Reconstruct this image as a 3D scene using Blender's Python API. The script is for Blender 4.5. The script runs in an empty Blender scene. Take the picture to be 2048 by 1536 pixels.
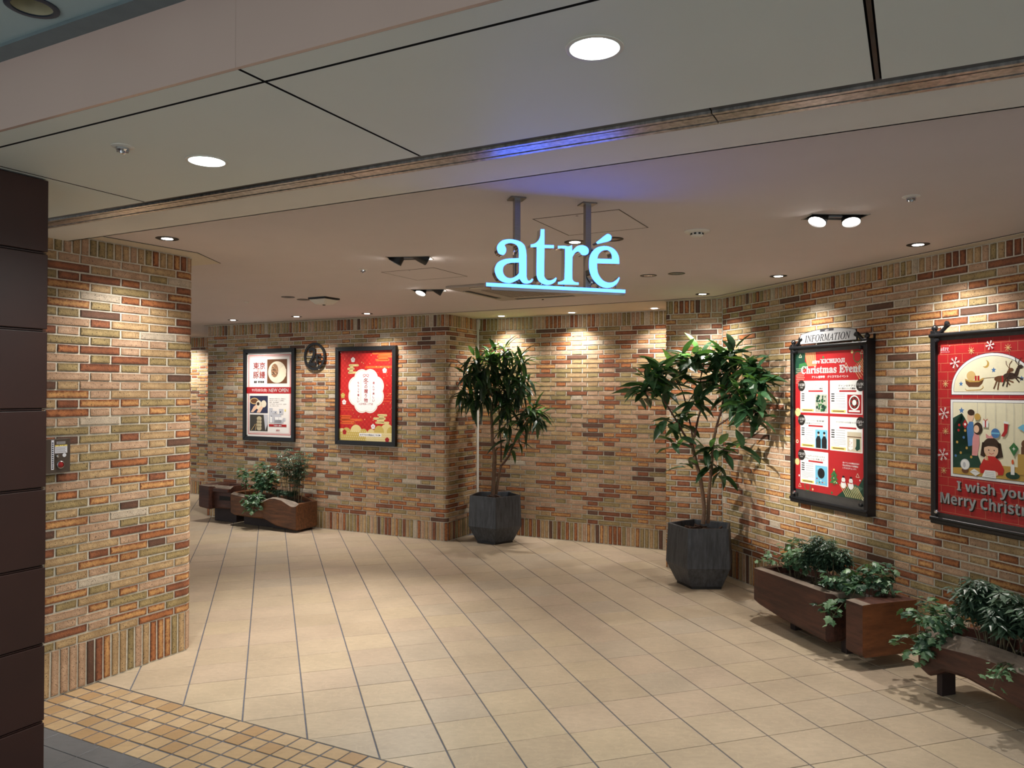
import bpy, bmesh, math, random
from mathutils import Vector, Matrix, noise as mnoise
from mathutils.geometry import delaunay_2d_cdt

# ------------------------------------------------------------------ camera, world, exposure
scene = bpy.context.scene
COL = scene.collection
rnd = random.Random(11)
CAM_H = 1.6387
cam_data = bpy.data.cameras.new('camera')
cam_data.sensor_fit = 'HORIZONTAL'
cam_data.sensor_width = 36.0
cam_data.lens = 36.0 * 1546.17 / 2048.0
cam_data.clip_start = 0.02
camera = bpy.data.objects.new('camera', cam_data)
COL.objects.link(camera)
camera.location = (0, 0, CAM_H)
PITCH, ROLL = 0.009777, -0.002432
camera.rotation_euler = (Matrix.Rotation(PITCH, 3, 'X') @ Matrix.Rotation(ROLL, 3, 'Y')
                         @ Matrix.Rotation(math.pi / 2, 3, 'X')).to_euler()
scene.camera = camera

world = bpy.data.worlds.new('concourse_ambience')
scene.world = world
world.use_nodes = True
world.node_tree.nodes['Background'].inputs['Color'].default_value = (0.90, 0.97, 1.0, 1)
world.node_tree.nodes['Background'].inputs['Strength'].default_value = 0.50

vs = scene.view_settings
vs.view_transform = 'Standard'
vs.look = 'None'
vs.exposure = 0.98
vs.gamma = 1.0
vs.use_curve_mapping = False
scene.cycles.max_bounces = 8
scene.cycles.diffuse_bounces = 3
scene.cycles.use_adaptive_sampling = True
scene.cycles.adaptive_threshold = 0.06
scene.cycles.glossy_bounces = 4
scene.cycles.transmission_bounces = 4
scene.cycles.transparent_max_bounces = 6
scene.cycles.sample_clamp_indirect = 6.0
scene.cycles.blur_glossy = 1.0
scene.cycles.caustics_reflective = False
scene.cycles.caustics_refractive = False

WARM = (1.0, 0.94, 0.865)
COOL = (0.86, 1.0, 0.98)

# ------------------------------------------------------------------ lettering outlines (made while the scene is still empty)
TEXT_CACHE = {}
def preload_text(lines):
    obs = []
    for s in lines:
        cu = bpy.data.curves.new('lettering', 'FONT')
        cu.body = s
        cu.size = 1.0
        cu.resolution_u = 3
        o = bpy.data.objects.new('lettering', cu)
        COL.objects.link(o)
        obs.append((s, o, cu))
    dg = bpy.context.evaluated_depsgraph_get()
    dg.update()
    for s, o, cu in obs:
        me = bpy.data.meshes.new_from_object(o.evaluated_get(dg))
        vs_ = [(v.co.x, v.co.y) for v in me.vertices]
        fs_ = [tuple(p.vertices) for p in me.polygons]
        bpy.data.meshes.remove(me)
        if not vs_:
            vs_, fs_ = [(0, 0), (1, 0), (1, 1)], []
        xs, ys = [p[0] for p in vs_], [p[1] for p in vs_]
        TEXT_CACHE[s] = (vs_, fs_, min(xs), max(xs), min(ys), max(ys))
    for s, o, cu in obs:
        bpy.data.objects.remove(o)
        bpy.data.curves.remove(cu)
preload_text(['11.25 MON – 1.7 TUE', '11/28', '11/30', '12/14', '12/15', 'KICHIJOJI', 'NEW OPEN', 'SAT', 'SUN', 'THU', '▲ 注 意', 'い', 'おすすめの商品はこちら▶', 'こちらをチェック！', 'し', 'っ', 'て', 'で', 'に新しく開店いたします。', 'の', 'も', 'ら', 'り', 'ん', 'アトレ吉祥寺\u3000クリスマスイベント', 'クリスマスソックスをつくろう！', 'クリスマスリース講座', 'シールアートでクリスマス', 'デコレーションを楽しもう！', 'ニュアンスカラーで遊び香を織り', 'フレッシュグリーンの', 'ポインセチアと', '三和シヤッター', '二〇二四年十一月二十二日に、吉祥寺', '冬', '各イベントの参加方法や', '嬉', '木の実のリース講座', '本館2F 3番街', '東京', '楽', '毎日手作りする蒸したての豚饅を、', '物', '生活を楽しむアロマデザイベント', '申込方法などの詳細は', '羅家', '羅家  東京豚饅', '羅家、東京豚饅が', '豚肉の旨みと野菜の甘み、豚饅職人が', '豚饅', '贈', '選', '𝐂𝐡𝐫𝐢𝐬𝐭𝐦𝐚𝐬 𝐄𝐯𝐞𝐧𝐭', '𝐚𝐭𝐫𝐞', '𝐚𝐭𝐫𝐞́', '𝐚𝐭𝐫𝐞́ 𝐊𝐈𝐂𝐇𝐈𝐉𝐎𝐉𝐈', '𝐼𝑁𝐹𝑂𝑅𝑀𝐴𝑇𝐼𝑂𝑁', '𝐾𝐼𝐶𝐻𝐼𝐽𝑂𝐽𝐼', '𝗙', '𝗜 𝘄𝗶𝘀𝗵 𝘆𝗼𝘂', '𝗠𝗲𝗿𝗿𝘆 𝗖𝗵𝗿𝗶𝘀𝘁𝗺𝗮𝘀', '𝟭𝟭月𝟮𝟮日(金)', '𝟮'])

# ------------------------------------------------------------------ plan of the place (metres)
AX = math.radians(-27.5)
U = Vector((math.cos(AX), math.sin(AX), 0))      # along the shutter line
VV = Vector((-U.y, U.x, 0))                      # into the hall
W = Vector((0.2986, -0.9544, 0))                 # along the right wall, towards the viewer
C1 = Vector((-0.709, 8.43, 0))                   # outer corner of the poster wall
C2 = C1 + VV * 0.69                              # inner corner behind the left tree
C3 = Vector((1.43, 7.212, 0))                    # outer corner of the pier
C4 = Vector((1.8966, 6.969, 0))                  # inner corner of pier and right wall
P0 = Vector((-2.465, 4.10, 0))                   # left pillar face
H = 2.49                                         # hall ceiling
HS = 2.45                                        # portal soffit
def uv_pt(a, b, z=0.0):
    return Vector((U.x * a + VV.x * b, U.y * a + VV.y * b, z))

def rot90(d):
    return Vector((-d.y, d.x, 0))

def frame(o, d):
    d = Vector((d.x, d.y, 0)).normalized()
    n = rot90(d)
    return Matrix(((d.x, n.x, 0, o.x), (d.y, n.y, 0, o.y), (0, 0, 1, o.z), (0, 0, 0, 1)))

def to_px(p):
    """where a point shows in the 2048 x 1536 picture (used only to pick which pieces become single objects)"""
    c = camera.rotation_euler.to_matrix().transposed() @ (Vector(p) - Vector((0, 0, CAM_H)))
    if c.z > -0.05:
        return None
    return 1024 + 1546.17 * c.x / -c.z, 768 - 1546.17 * c.y / -c.z, -c.z

# ------------------------------------------------------------------ materials
def lin(c):
    return tuple(((x / 255.0) / 12.92 if x <= 10 else ((x / 255.0 + 0.055) / 1.055) ** 2.4) for x in c)

MATS = {}
def new_mat(name):
    m = bpy.data.materials.new(name)
    m.use_nodes = True
    nt = m.node_tree
    return m, nt, nt.nodes['Principled BSDF']

def mixc(nt, fac, a, b, blend='MIX'):
    n = nt.nodes.new('ShaderNodeMix')
    n.data_type = 'RGBA'
    n.blend_type = blend
    for sock, val in ((n.inputs[0], fac), (n.inputs[6], a), (n.inputs[7], b)):
        if hasattr(val, 'links') or hasattr(val, 'is_output'):
            nt.links.new(val, sock)
        elif isinstance(val, (int, float)):
            sock.default_value = val
        else:
            sock.default_value = (*val, 1) if len(val) == 3 else val
    return n.outputs[2]

def math_n(nt, op, a, b=0.0, c=None):
    n = nt.nodes.new('ShaderNodeMath')
    n.operation = op
    vals = [a, b] + ([c] if c is not None else [])
    for i, v in enumerate(vals):
        if isinstance(v, (int, float)):
            n.inputs[i].default_value = v
        else:
            nt.links.new(v, n.inputs[i])
    return n.outputs[0]

def noise_n(nt, scale, detail=3, rough=0.55, vec=None, stretch=None):
    t = nt.nodes.new('ShaderNodeTexNoise')
    t.inputs['Scale'].default_value = scale
    t.inputs['Detail'].default_value = detail
    t.inputs['Roughness'].default_value = rough
    if vec is None:
        g = nt.nodes.new('ShaderNodeNewGeometry')
        vec = g.outputs['Position']
    if stretch:
        mp = nt.nodes.new('ShaderNodeMapping')
        mp.inputs['Scale'].default_value = stretch
        nt.links.new(vec, mp.inputs['Vector'])
        vec = mp.outputs[0]
    nt.links.new(vec, t.inputs['Vector'])
    return t.outputs['Fac']

def ramp(nt, fac, lo, hi):
    n = nt.nodes.new('ShaderNodeMapRange')
    n.clamp = True
    n.inputs['From Min'].default_value = lo
    n.inputs['From Max'].default_value = hi
    nt.links.new(fac, n.inputs['Value'])
    return n.outputs[0]

def bump_n(nt, bsdf, height, strength=0.3, dist=0.002):
    b = nt.nodes.new('ShaderNodeBump')
    b.inputs['Strength'].default_value = strength
    b.inputs['Distance'].default_value = dist
    nt.links.new(height, b.inputs['Height'])
    nt.links.new(b.outputs[0], bsdf.inputs['Normal'])

def mat(name, rgb, rough=0.5, metal=0.0, var=0.06, scale=20.0, bump=0.0, spec=0.5, stretch=None, coat=0.0):
    """plain procedural surface: colour wandering a little with noise; rgb in 0..255 display values"""
    if name in MATS:
        return MATS[name]
    m, nt, p = new_mat(name)
    c = lin(rgb)
    f = noise_n(nt, scale, 2, 0.6, stretch=stretch)
    f = ramp(nt, f, 0.3, 0.7)
    col = mixc(nt, f, tuple(x * (1 - var) for x in c), tuple(min(1, x * (1 + var)) for x in c))
    nt.links.new(col, p.inputs['Base Color'])
    p.inputs['Roughness'].default_value = rough
    p.inputs['Metallic'].default_value = metal
    p.inputs['Specular IOR Level'].default_value = spec
    p.inputs['Coat Weight'].default_value = coat
    if bump:
        bump_n(nt, p, f, bump, 0.003)
    MATS[name] = m
    return m

def emit(name, rgb, strength):
    if name in MATS:
        return MATS[name]
    m, nt, p = new_mat(name)
    p.inputs['Base Color'].default_value = (*rgb, 1)
    f = noise_n(nt, 30, 2)
    col = mixc(nt, f, tuple(x * 0.97 for x in rgb), rgb)
    nt.links.new(col, p.inputs['Emission Color'])
    p.inputs['Emission Strength'].default_value = strength
    MATS[name] = m
    return m

def pr(name, rgb):
    """printing ink on paper"""
    return mat('ink_' + name, rgb, rough=0.45, var=0.03, scale=60, spec=0.3)

def brick_mat(name, rgb, edge, edge_amt, pits):
    m, nt, p = new_mat('brick_' + name)
    c, e = lin(rgb), lin(edge)
    dist = []
    for layer in ('UVMap', 'UVFar'):          # metres from the lower-left and from the upper-right edges of this face
        uvn = nt.nodes.new('ShaderNodeUVMap')
        uvn.uv_map = layer
        sep = nt.nodes.new('ShaderNodeSeparateXYZ')
        nt.links.new(uvn.outputs[0], sep.inputs[0])
        dist.append(math_n(nt, 'MINIMUM', sep.outputs[0], sep.outputs[1]))
    near = math_n(nt, 'MINIMUM', dist[0], dist[1])
    wob = noise_n(nt, 60, 1, 0.6)
    ed = math_n(nt, 'ADD', near, math_n(nt, 'MULTIPLY', math_n(nt, 'SUBTRACT', wob, 0.5), 0.022))
    edge_f = math_n(nt, 'SUBTRACT', 1.0, ramp(nt, ed, 0.0, 0.015))
    edge_f = math_n(nt, 'MINIMUM', math_n(nt, 'MULTIPLY', edge_f, edge_amt), 1.0)
    big = noise_n(nt, 7, 1, 0.6)
    blotch = noise_n(nt, 28, 2, 0.65)
    base = mixc(nt, ramp(nt, blotch, 0.25, 0.75), tuple(x * 0.80 for x in c), tuple(min(1, x * 1.16) for x in c))
    base = mixc(nt, math_n(nt, 'MULTIPLY', ramp(nt, big, 0.42, 0.75), 0.5), base, e)
    base = mixc(nt, edge_f, base, e)
    # firing specks and pits
    sp = noise_n(nt, 150, 1, 0.5)
    pit = math_n(nt, 'MULTIPLY', ramp(nt, sp, 0.655, 0.70), pits)
    base = mixc(nt, pit, base, (0.025, 0.018, 0.014))
    nt.links.new(base, p.inputs['Base Color'])
    p.inputs['Roughness'].default_value = 0.62
    p.inputs['Specular IOR Level'].default_value = 0.35
    bump_n(nt, p, math_n(nt, 'MULTIPLY', sp, -1.0), 0.4, 0.004)
    MATS['brick_' + name] = m
    return m

BRICKS = [  # colour of the fired face, colour of its flashed edge, edge strength, pits, share
    ('tan', (192, 163, 122), (132, 102, 68), 0.7, 0.9, 25),
    ('olive', (170, 149, 104), (100, 84, 54), 0.75, 1.0, 17),
    ('pink', (194, 162, 134), (146, 112, 84), 0.65, 0.9, 21),
    ('orange', (184, 119, 74), (98, 52, 32), 1.0, 0.55, 11),
    ('amber', (203, 154, 98), (118, 64, 36), 1.1, 0.7, 11),
    ('rust', (150, 94, 64), (88, 48, 34), 0.9, 0.5, 9),
    ('brown', (108, 76, 60), (68, 48, 38), 0.7, 0.4, 4),
    ('pale', (196, 182, 162), (164, 148, 126), 0.5, 0.8, 2),
]
BRICK_MATS = [brick_mat(*b[:5]) for b in BRICKS]
BRICK_SHARE = [b[5] for b in BRICKS]

def tile_mat(name, rgb, rough=0.42, vein=0.5):
    m, nt, p = new_mat('tile_' + name)
    c = lin(rgb)
    big = noise_n(nt, 3.0, 1, 0.6)
    fine = noise_n(nt, 16, 4, 0.7, stretch=(1.0, 2.2, 1))
    v = nt.nodes.new('ShaderNodeTexNoise')
    v.inputs['Scale'].default_value = 9
    v.inputs['Detail'].default_value = 2
    v.inputs['Distortion'].default_value = 1.6
    g = nt.nodes.new('ShaderNodeNewGeometry')
    nt.links.new(g.outputs['Position'], v.inputs['Vector'])
    vf = math_n(nt, 'ABSOLUTE', math_n(nt, 'SUBTRACT', v.outputs['Fac'], 0.5))
    vf = math_n(nt, 'SUBTRACT', 1.0, ramp(nt, vf, 0.0, 0.035))
    col = mixc(nt, ramp(nt, big, 0.3, 0.7), tuple(x * 0.90 for x in c), tuple(min(1, x * 1.07) for x in c))
    col = mixc(nt, math_n(nt, 'MULTIPLY', ramp(nt, fine, 0.40, 0.70), 0.5), col, tuple(x * 0.74 for x in c))
    col = mixc(nt, math_n(nt, 'MULTIPLY', vf, 0.5 * vein), col, tuple(min(1, x * 1.25) for x in c))
    nt.links.new(col, p.inputs['Base Color'])
    p.inputs['Roughness'].default_value = rough
    p.inputs['Specular IOR Level'].default_value = 0.4
    bump_n(nt, p, fine, 0.3, 0.003)
    MATS['tile_' + name] = m
    return m

TILE_MATS = [tile_mat('beige', (178, 161, 138)), tile_mat('rose', (177, 159, 138)), tile_mat('grey', (173, 158, 138)),
             tile_mat('straw', (180, 163, 138)), tile_mat('buff', (174, 157, 134))]
MOSAIC_MATS = [tile_mat('mosaic_amber', (172, 144, 108), 0.5, 0.2), tile_mat('mosaic_sand', (178, 152, 118), 0.5, 0.2),
               tile_mat('mosaic_ochre', (162, 130, 92), 0.5, 0.2)]
PAVE_MAT = tile_mat('slate', (96, 96, 98), 0.45, 0.3)

def wood_mat(name, dark, light, rough=0.55, stretch=(14, 14, 2.0)):
    m, nt, p = new_mat('wood_' + name)
    tc = nt.nodes.new('ShaderNodeTexCoord')
    f = noise_n(nt, 2.2, 6, 0.65, vec=tc.outputs['Object'], stretch=stretch)
    f2 = noise_n(nt, 1.5, 3, 0.5, vec=tc.outputs['Object'])
    col = mixc(nt, ramp(nt, f, 0.3, 0.7), lin(dark), lin(light))
    col = mixc(nt, math_n(nt, 'MULTIPLY', ramp(nt, f2, 0.45, 0.7), 0.5), col, lin(dark))
    nt.links.new(col, p.inputs['Base Color'])
    p.inputs['Roughness'].default_value = rough
    p.inputs['Specular IOR Level'].default_value = 0.4
    bump_n(nt, p, f, 0.35, 0.004)
    MATS['wood_' + name] = m
    return m

def leaf_mat(name, rgb, back, rough=0.34, trans=0.16):
    m, nt, p = new_mat('leaf_' + name)
    c = lin(rgb)
    f = noise_n(nt, 14, 3)
    col = mixc(nt, ramp(nt, f, 0.3, 0.7), tuple(x * 0.75 for x in c), tuple(min(1, x * 1.25) for x in c))
    nt.links.new(col, p.inputs['Base Color'])
    p.inputs['Roughness'].default_value = rough
    p.inputs['Specular IOR Level'].default_value = 0.55
    tr = nt.nodes.new('ShaderNodeBsdfTranslucent')
    tr.inputs['Color'].default_value = (*lin(back), 1)
    mx = nt.nodes.new('ShaderNodeMixShader')
    mx.inputs[0].default_value = trans
    nt.links.new(p.outputs[0], mx.inputs[1])
    nt.links.new(tr.outputs[0], mx.inputs[2])
    out = [n for n in nt.nodes if n.type == 'OUTPUT_MATERIAL'][0]
    nt.links.new(mx.outputs[0], out.inputs['Surface'])
    MATS['leaf_' + name] = m
    return m

def acrylic_mat():
    m, nt, p = new_mat('clear_acrylic')
    nt.nodes.remove(p)
    t = nt.nodes.new('ShaderNodeBsdfTransparent')
    t.inputs['Color'].default_value = (0.97, 0.98, 0.98, 1)
    gl = nt.nodes.new('ShaderNodeBsdfGlossy')
    gl.inputs['Roughness'].default_value = 0.03
    fz = nt.nodes.new('ShaderNodeFresnel')
    fz.inputs['IOR'].default_value = 1.4
    ge = nt.nodes.new('ShaderNodeNewGeometry')
    front = math_n(nt, 'MULTIPLY', fz.outputs[0], math_n(nt, 'SUBTRACT', 1.0, ge.outputs['Backfacing']))
    wob = noise_n(nt, 2.5, 2)
    b = nt.nodes.new('ShaderNodeBump')
    b.inputs['Strength'].default_value = 0.12
    b.inputs['Distance'].default_value = 0.02
    nt.links.new(wob, b.inputs['Height'])
    nt.links.new(b.outputs[0], gl.inputs['Normal'])
    mx = nt.nodes.new('ShaderNodeMixShader')
    nt.links.new(front, mx.inputs[0])
    nt.links.new(t.outputs[0], mx.inputs[1])
    nt.links.new(gl.outputs[0], mx.inputs[2])
    out = [n for n in nt.nodes if n.type == 'OUTPUT_MATERIAL'][0]
    nt.links.new(mx.outputs[0], out.inputs['Surface'])
    MATS['acrylic'] = m
    return m

M_MORTAR = mat('mortar', (206, 201, 186), rough=0.85, var=0.14, scale=45)
M_GROUT = mat('grout', (92, 94, 104), rough=0.85, var=0.15, scale=40)
M_GROUT_PALE = mat('grout_pale', (150, 146, 138), rough=0.85, var=0.15, scale=40)
M_CEIL = mat('ceiling_paint', (210, 202, 202), rough=0.9, var=0.015, scale=3)
M_FLANGE = mat('ceiling_edge_paint', (214, 204, 186), rough=0.85, var=0.02, scale=5)
M_SOFFIT = mat('soffit_panel', (222, 230, 226), rough=0.55, var=0.015, scale=2)
M_BAND = mat('soffit_band_paint', (228, 226, 220), rough=0.8, var=0.015, scale=3)
M_FASCIA = mat('fascia_panel', (206, 180, 168), rough=0.2, var=0.02, scale=2)
M_UPPER = mat('upper_ceiling_paint', (186, 206, 208), rough=0.8, var=0.02, scale=2)
M_BLACK = mat('black_paint', (16, 16, 18), rough=0.45, var=0.1)
M_BLACKGLOSS = mat('black_iron', (20, 21, 24), rough=0.33, var=0.15, scale=60)
M_VOID = mat('joint_dark', (30, 29, 28), rough=0.9)
M_STEEL = mat('brushed_steel', (150, 148, 148), rough=0.28, metal=1.0, var=0.1, scale=30, stretch=(1, 1, 30))
M_CHROME = mat('chrome', (205, 208, 214), rough=0.08, metal=1.0, var=0.03)
M_RAIL = mat('shutter_rail_steel', (190, 184, 178), rough=0.34, metal=0.9, var=0.35, scale=14, stretch=(4, 4, 1))
M_RAIL_DARK = mat('shutter_rail_dark', (52, 47, 44), rough=0.4, metal=0.6, var=0.2, scale=20)
M_COLUMN = mat('brown_column_panel', (54, 26, 19), rough=0.5, var=0.08, scale=6, spec=0.5)
M_WHITE = mat('white_plastic', (222, 220, 212), rough=0.45, var=0.02)
M_GREYPL = mat('grey_plastic', (128, 130, 132), rough=0.5, var=0.04)
M_PAPER = mat('poster_paper', (236, 230, 224), rough=0.4, var=0.015, scale=6, spec=0.4)
M_SOIL = mat('soil', (38, 30, 25), rough=0.95, var=0.5, scale=60, bump=0.8)
M_BARKCHIP = mat('bark_chips', (74, 54, 44), rough=0.9, var=0.4, scale=40, bump=0.6)
M_POT = None

# ------------------------------------------------------------------ mesh helpers
def link(name, me, parent=None, mw=None):
    o = bpy.data.objects.new(name, me)
    COL.objects.link(o)
    if parent is not None:
        o.parent = parent
    if mw is not None:
        o.matrix_local = mw
    return o

def tag(o, label=None, cat=None, group=None, kind=None):
    if label: o['label'] = label
    if cat: o['category'] = cat
    if group: o['group'] = group
    if kind: o['kind'] = kind
    return o

def empty(name, mw, label, cat, group=None):
    e = bpy.data.objects.new(name, None)
    COL.objects.link(e)
    e.empty_display_size = 0.1
    e.matrix_world = mw
    return tag(e, label, cat, group)

def T(x, y, z):
    return Matrix.Translation((x, y, z))

def copy_tree(o, parent=None):
    c = o.copy()
    COL.objects.link(c)
    c.parent = parent
    for ch in o.children:
        if ch.type == 'LIGHT':
            d = ch.copy(); COL.objects.link(d); d.parent = c; d.matrix_local = ch.matrix_local.copy()
        else:
            d = copy_tree(ch, c)
            d.matrix_local = ch.matrix_local.copy()
    return c

class MB:
    """collects shapes, builds ONE mesh object"""
    def __init__(self):
        self.v, self.f, self.mi = [], [], []
    def add(self, verts, faces, mi=0):
        k = len(self.v)
        self.v += [tuple(p) for p in verts]
        self.f += [tuple(i + k for i in f) for f in faces]
        self.mi += [mi] * len(faces)
        return self
    def box(self, x0, x1, y0, y1, z0, z1, m=None, mi=0):
        vs_ = [Vector(p) for p in ((x0, y0, z0), (x1, y0, z0), (x1, y1, z0), (x0, y1, z0),
                                   (x0, y0, z1), (x1, y0, z1), (x1, y1, z1), (x0, y1, z1))]
        if m is not None:
            vs_ = [m @ p for p in vs_]
        return self.add(vs_, [(3, 2, 1, 0), (4, 5, 6, 7), (0, 1, 5, 4), (1, 2, 6, 5), (2, 3, 7, 6), (3, 0, 4, 7)], mi)
    def prism(self, poly, fa, fb, mi=0, caps=True):
        """poly: list of 2d points (ccw seen from fb); fa/fb map a 2d point to 3d for the two ends"""
        n = len(poly)
        vs_ = [fa(p) for p in poly] + [fb(p) for p in poly]
        fs = [(i, (i + 1) % n, n + (i + 1) % n, n + i) for i in range(n)]
        if caps:
            fs += [tuple(range(n - 1, -1, -1)), tuple(range(n, 2 * n))]
        return self.add(vs_, fs, mi)
    def tube(self, pts, radii, n=8, mi=0, caps=True):
        pts = [Vector(p) for p in pts]
        if isinstance(radii, (int, float)):
            radii = [radii] * len(pts)
        k = len(self.v)
        prev = None
        for i, p in enumerate(pts):
            t = (pts[min(i + 1, len(pts) - 1)] - pts[max(i - 1, 0)]).normalized()
            if prev is None:
                a = t.orthogonal().normalized()
            else:
                a = (prev - t * prev.dot(t))
                a = a.normalized() if a.length > 1e-6 else t.orthogonal().normalized()
            prev = a
            b = t.cross(a)
            for j in range(n):
                an = 2 * math.pi * j / n
                self.v.append(tuple(p + (a * math.cos(an) + b * math.sin(an)) * radii[i]))
        for i in range(len(pts) - 1):
            for j in range(n):
                q = (j + 1) % n
                self.f.append((k + i * n + j, k + i * n + q, k + (i + 1) * n + q, k + (i + 1) * n + j)); self.mi.append(mi)
        if caps:
            self.f.append(tuple(k + j for j in range(n - 1, -1, -1))); self.mi.append(mi)
            e = k + (len(pts) - 1) * n
            self.f.append(tuple(e + j for j in range(n))); self.mi.append(mi)
        return self
    def lathe(self, prof, n=24, m=None, mi=0, flip=False):
        """prof: (r, z) points; revolved about z"""
        k = len(self.v)
        for r, z in prof:
            for j in range(n):
                an = 2 * math.pi * j / n
                p = Vector((r * math.cos(an), r * math.sin(an), z))
                if m is not None: p = m @ p
                self.v.append(tuple(p))
        for i in range(len(prof) - 1):
            for j in range(n):
                q = (j + 1) % n
                f = (k + i * n + j, k + i * n + q, k + (i + 1) * n + q, k + (i + 1) * n + j)
                self.f.append(f[::-1] if flip else f); self.mi.append(mi)
        return self
    def disc(self, r, z, n=24, m=None, mi=0, up=False, c=(0, 0)):
        vs_ = [Vector((c[0] + r * math.cos(2 * math.pi * j / n), c[1] + r * math.sin(2 * math.pi * j / n), z)) for j in range(n)]
        if m is not None: vs_ = [m @ p for p in vs_]
        return self.add(vs_, [tuple(range(n)) if up else tuple(range(n - 1, -1, -1))], mi)
    def build(self, name, mats, parent=None, mw=None, smooth=False, bevel=0.0):
        me = bpy.data.meshes.new(name)
        me.from_pydata(self.v, [], self.f)
        if not isinstance(mats, (list, tuple)):
            mats = [mats]
        for m in mats:
            me.materials.append(m)
        if len(mats) > 1:
            me.polygons.foreach_set('material_index', self.mi)
        if smooth:
            me.polygons.foreach_set('use_smooth', [True] * len(me.polygons))
        me.update()
        o = link(name, me, parent, mw)
        if bevel:
            b = o.modifiers.new('bevel', 'BEVEL')
            b.width = bevel
            b.segments = 2
            b.limit_method = 'ANGLE'
            b.angle_limit = math.radians(35)
        if smooth:
            e = o.modifiers.new('edges', 'EDGE_SPLIT')
            e.split_angle = math.radians(38)
        return o

def fill_holes(outer, holes):
    """triangles of a flat outline with holes -> (points2d, faces)"""
    pts, loops = [], []
    for lp in [outer] + holes:
        lp = list(lp)
        if poly_area(lp) < 0: lp = lp[::-1]
        k = len(pts)
        pts += [Vector((p[0], p[1])) for p in lp]
        loops.append(list(range(k, k + len(lp))))
    r = delaunay_2d_cdt(pts, [], loops, 4, 1e-5)
    vs_ = [(p.x, p.y) for p in r[0]]
    fs = [tuple(f) for f, org in zip(r[2], r[5]) if not any(k > 0 for k in org)]
    return vs_, fs

def poly_area(p):
    return 0.5 * sum(p[i][0] * p[(i + 1) % len(p)][1] - p[(i + 1) % len(p)][0] * p[i][1] for i in range(len(p)))

def clip_half(poly, n, c, keep_ge=True):
    out = []
    for i in range(len(poly)):
        a, b = poly[i], poly[(i + 1) % len(poly)]
        da = a[0] * n[0] + a[1] * n[1] - c
        db = b[0] * n[0] + b[1] * n[1] - c
        if not keep_ge: da, db = -da, -db
        if da >= 0: out.append(a)
        if (da >= 0) != (db >= 0):
            t = da / (da - db)
            out.append((a[0] + (b[0] - a[0]) * t, a[1] + (b[1] - a[1]) * t))
    return out

# ------------------------------------------------------------------ brick walls
class Path:
    """plan line of a wall face: straight runs joined by rounded outer corners; s counts along it, the wall lies to the left"""
    def __init__(self, pts, radii):
        self.seg = []
        s = 0.0
        pts = [Vector((p.x, p.y, 0)) for p in pts]
        cur = pts[0]
        for i in range(1, len(pts)):
            d = (pts[i] - pts[i - 1]).normalized()
            r = radii[i - 1] if i < len(pts) - 1 else 0
            if r:
                d2 = (pts[i + 1] - pts[i]).normalized()
                turn = math.atan2(d.x * d2.y - d.y * d2.x, d.dot(d2))
                cut = r * math.tan(abs(turn) / 2)
                end = pts[i] - d * cut
                ln = (end - cur).length
                self.seg.append(('L', s, s + ln, cur, d)); s += ln
                cen = end + rot90(d) * r
                self.seg.append(('A', s, s + r * abs(turn), cen, d, r, turn)); s += r * abs(turn)
                cur = pts[i] + d2 * cut
            else:
                ln = (pts[i] - cur).length
                self.seg.append(('L', s, s + ln, cur, d)); s += ln
                cur = pts[i]
        self.len = s
    def at(self, s):
        for g in self.seg:
            if s <= g[2] + 1e-9:
                break
        if g[0] == 'L':
            return g[3] + g[4] * (s - g[1]), g[4]
        a = (s - g[1]) / g[5] * (1 if g[6] > 0 else -1)
        d = Matrix.Rotation(a, 3, 'Z') @ g[4]
        return g[3] - rot90(d) * g[5], d
    def straight(self, s0, s1):
        for g in self.seg:
            if g[0] == 'L' and s0 >= g[1] - 1e-6 and s1 <= g[2] + 1e-6:
                return True
        return False

JOINT, PROUD, CH = 0.0112, 0.0048, 0.0016
def brick_geo(w, h, jit):
    """a brick slip centred on x and z, face at y=0, back inside the mortar; faces carry their edge distances as UVs"""
    a, b = w / 2, h / 2
    def j(k): return jit[k % len(jit)]
    f = [(-a + CH + j(0), 0, -b + CH + j(1)), (a - CH + j(2), 0, -b + CH + j(3)), (a - CH + j(4), 0, b - CH + j(5)), (-a + CH + j(6), 0, b - CH + j(7))]
    o = [(-a + j(0), CH, -b + j(1)), (a + j(2), CH, -b + j(3)), (a + j(4), CH, b + j(5)), (-a + j(6), CH, b + j(7))]
    k = [(p[0], 0.02, p[2]) for p in o]
    vs_ = f + o + k
    fs = [(0, 1, 2, 3)] + [(i + 4, (i + 1) % 4 + 4, (i + 1) % 4, i) for i in range(4)] + [(i + 8, (i + 1) % 4 + 8, (i + 1) % 4 + 4, i + 4) for i in range(4)]
    return vs_, fs

def brick_uv(me, quads):
    """quads: per polygon list of (near-uv, far-uv)"""
    u1 = me.uv_layers.new(name='UVMap')
    u2 = me.uv_layers.new(name='UVFar')
    f1, f2 = [], []
    for q in quads:
        for n_, f_ in q:
            f1 += n_; f2 += f_
    u1.data.foreach_set('uv', f1)
    u2.data.foreach_set('uv', f2)

def quads_for(fs, vs_, w, h):
    out = []
    for f in fs:
        out.append([((vs_[i][0] + w / 2, vs_[i][2] + h / 2), (w / 2 - vs_[i][0], h / 2 - vs_[i][2])) for i in f])
    return out

BRICK_CACHE = {}
def brick_mesh(kind, w, h, ci, var):
    key = (kind, ci, var)
    if key not in BRICK_CACHE:
        jr = random.Random(hash((w, h, ci, var)) & 0xffff)
        vs_, fs = brick_geo(w, h, [jr.uniform(-0.0013, 0.0013) for _ in range(8)])
        me = bpy.data.meshes.new('brick')
        me.from_pydata(vs_, [], fs)
        brick_uv(me, quads_for(fs, vs_, w, h))
        me.materials.append(BRICK_MATS[ci])
        BRICK_CACHE[key] = me
    return BRICK_CACHE[key]

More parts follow.
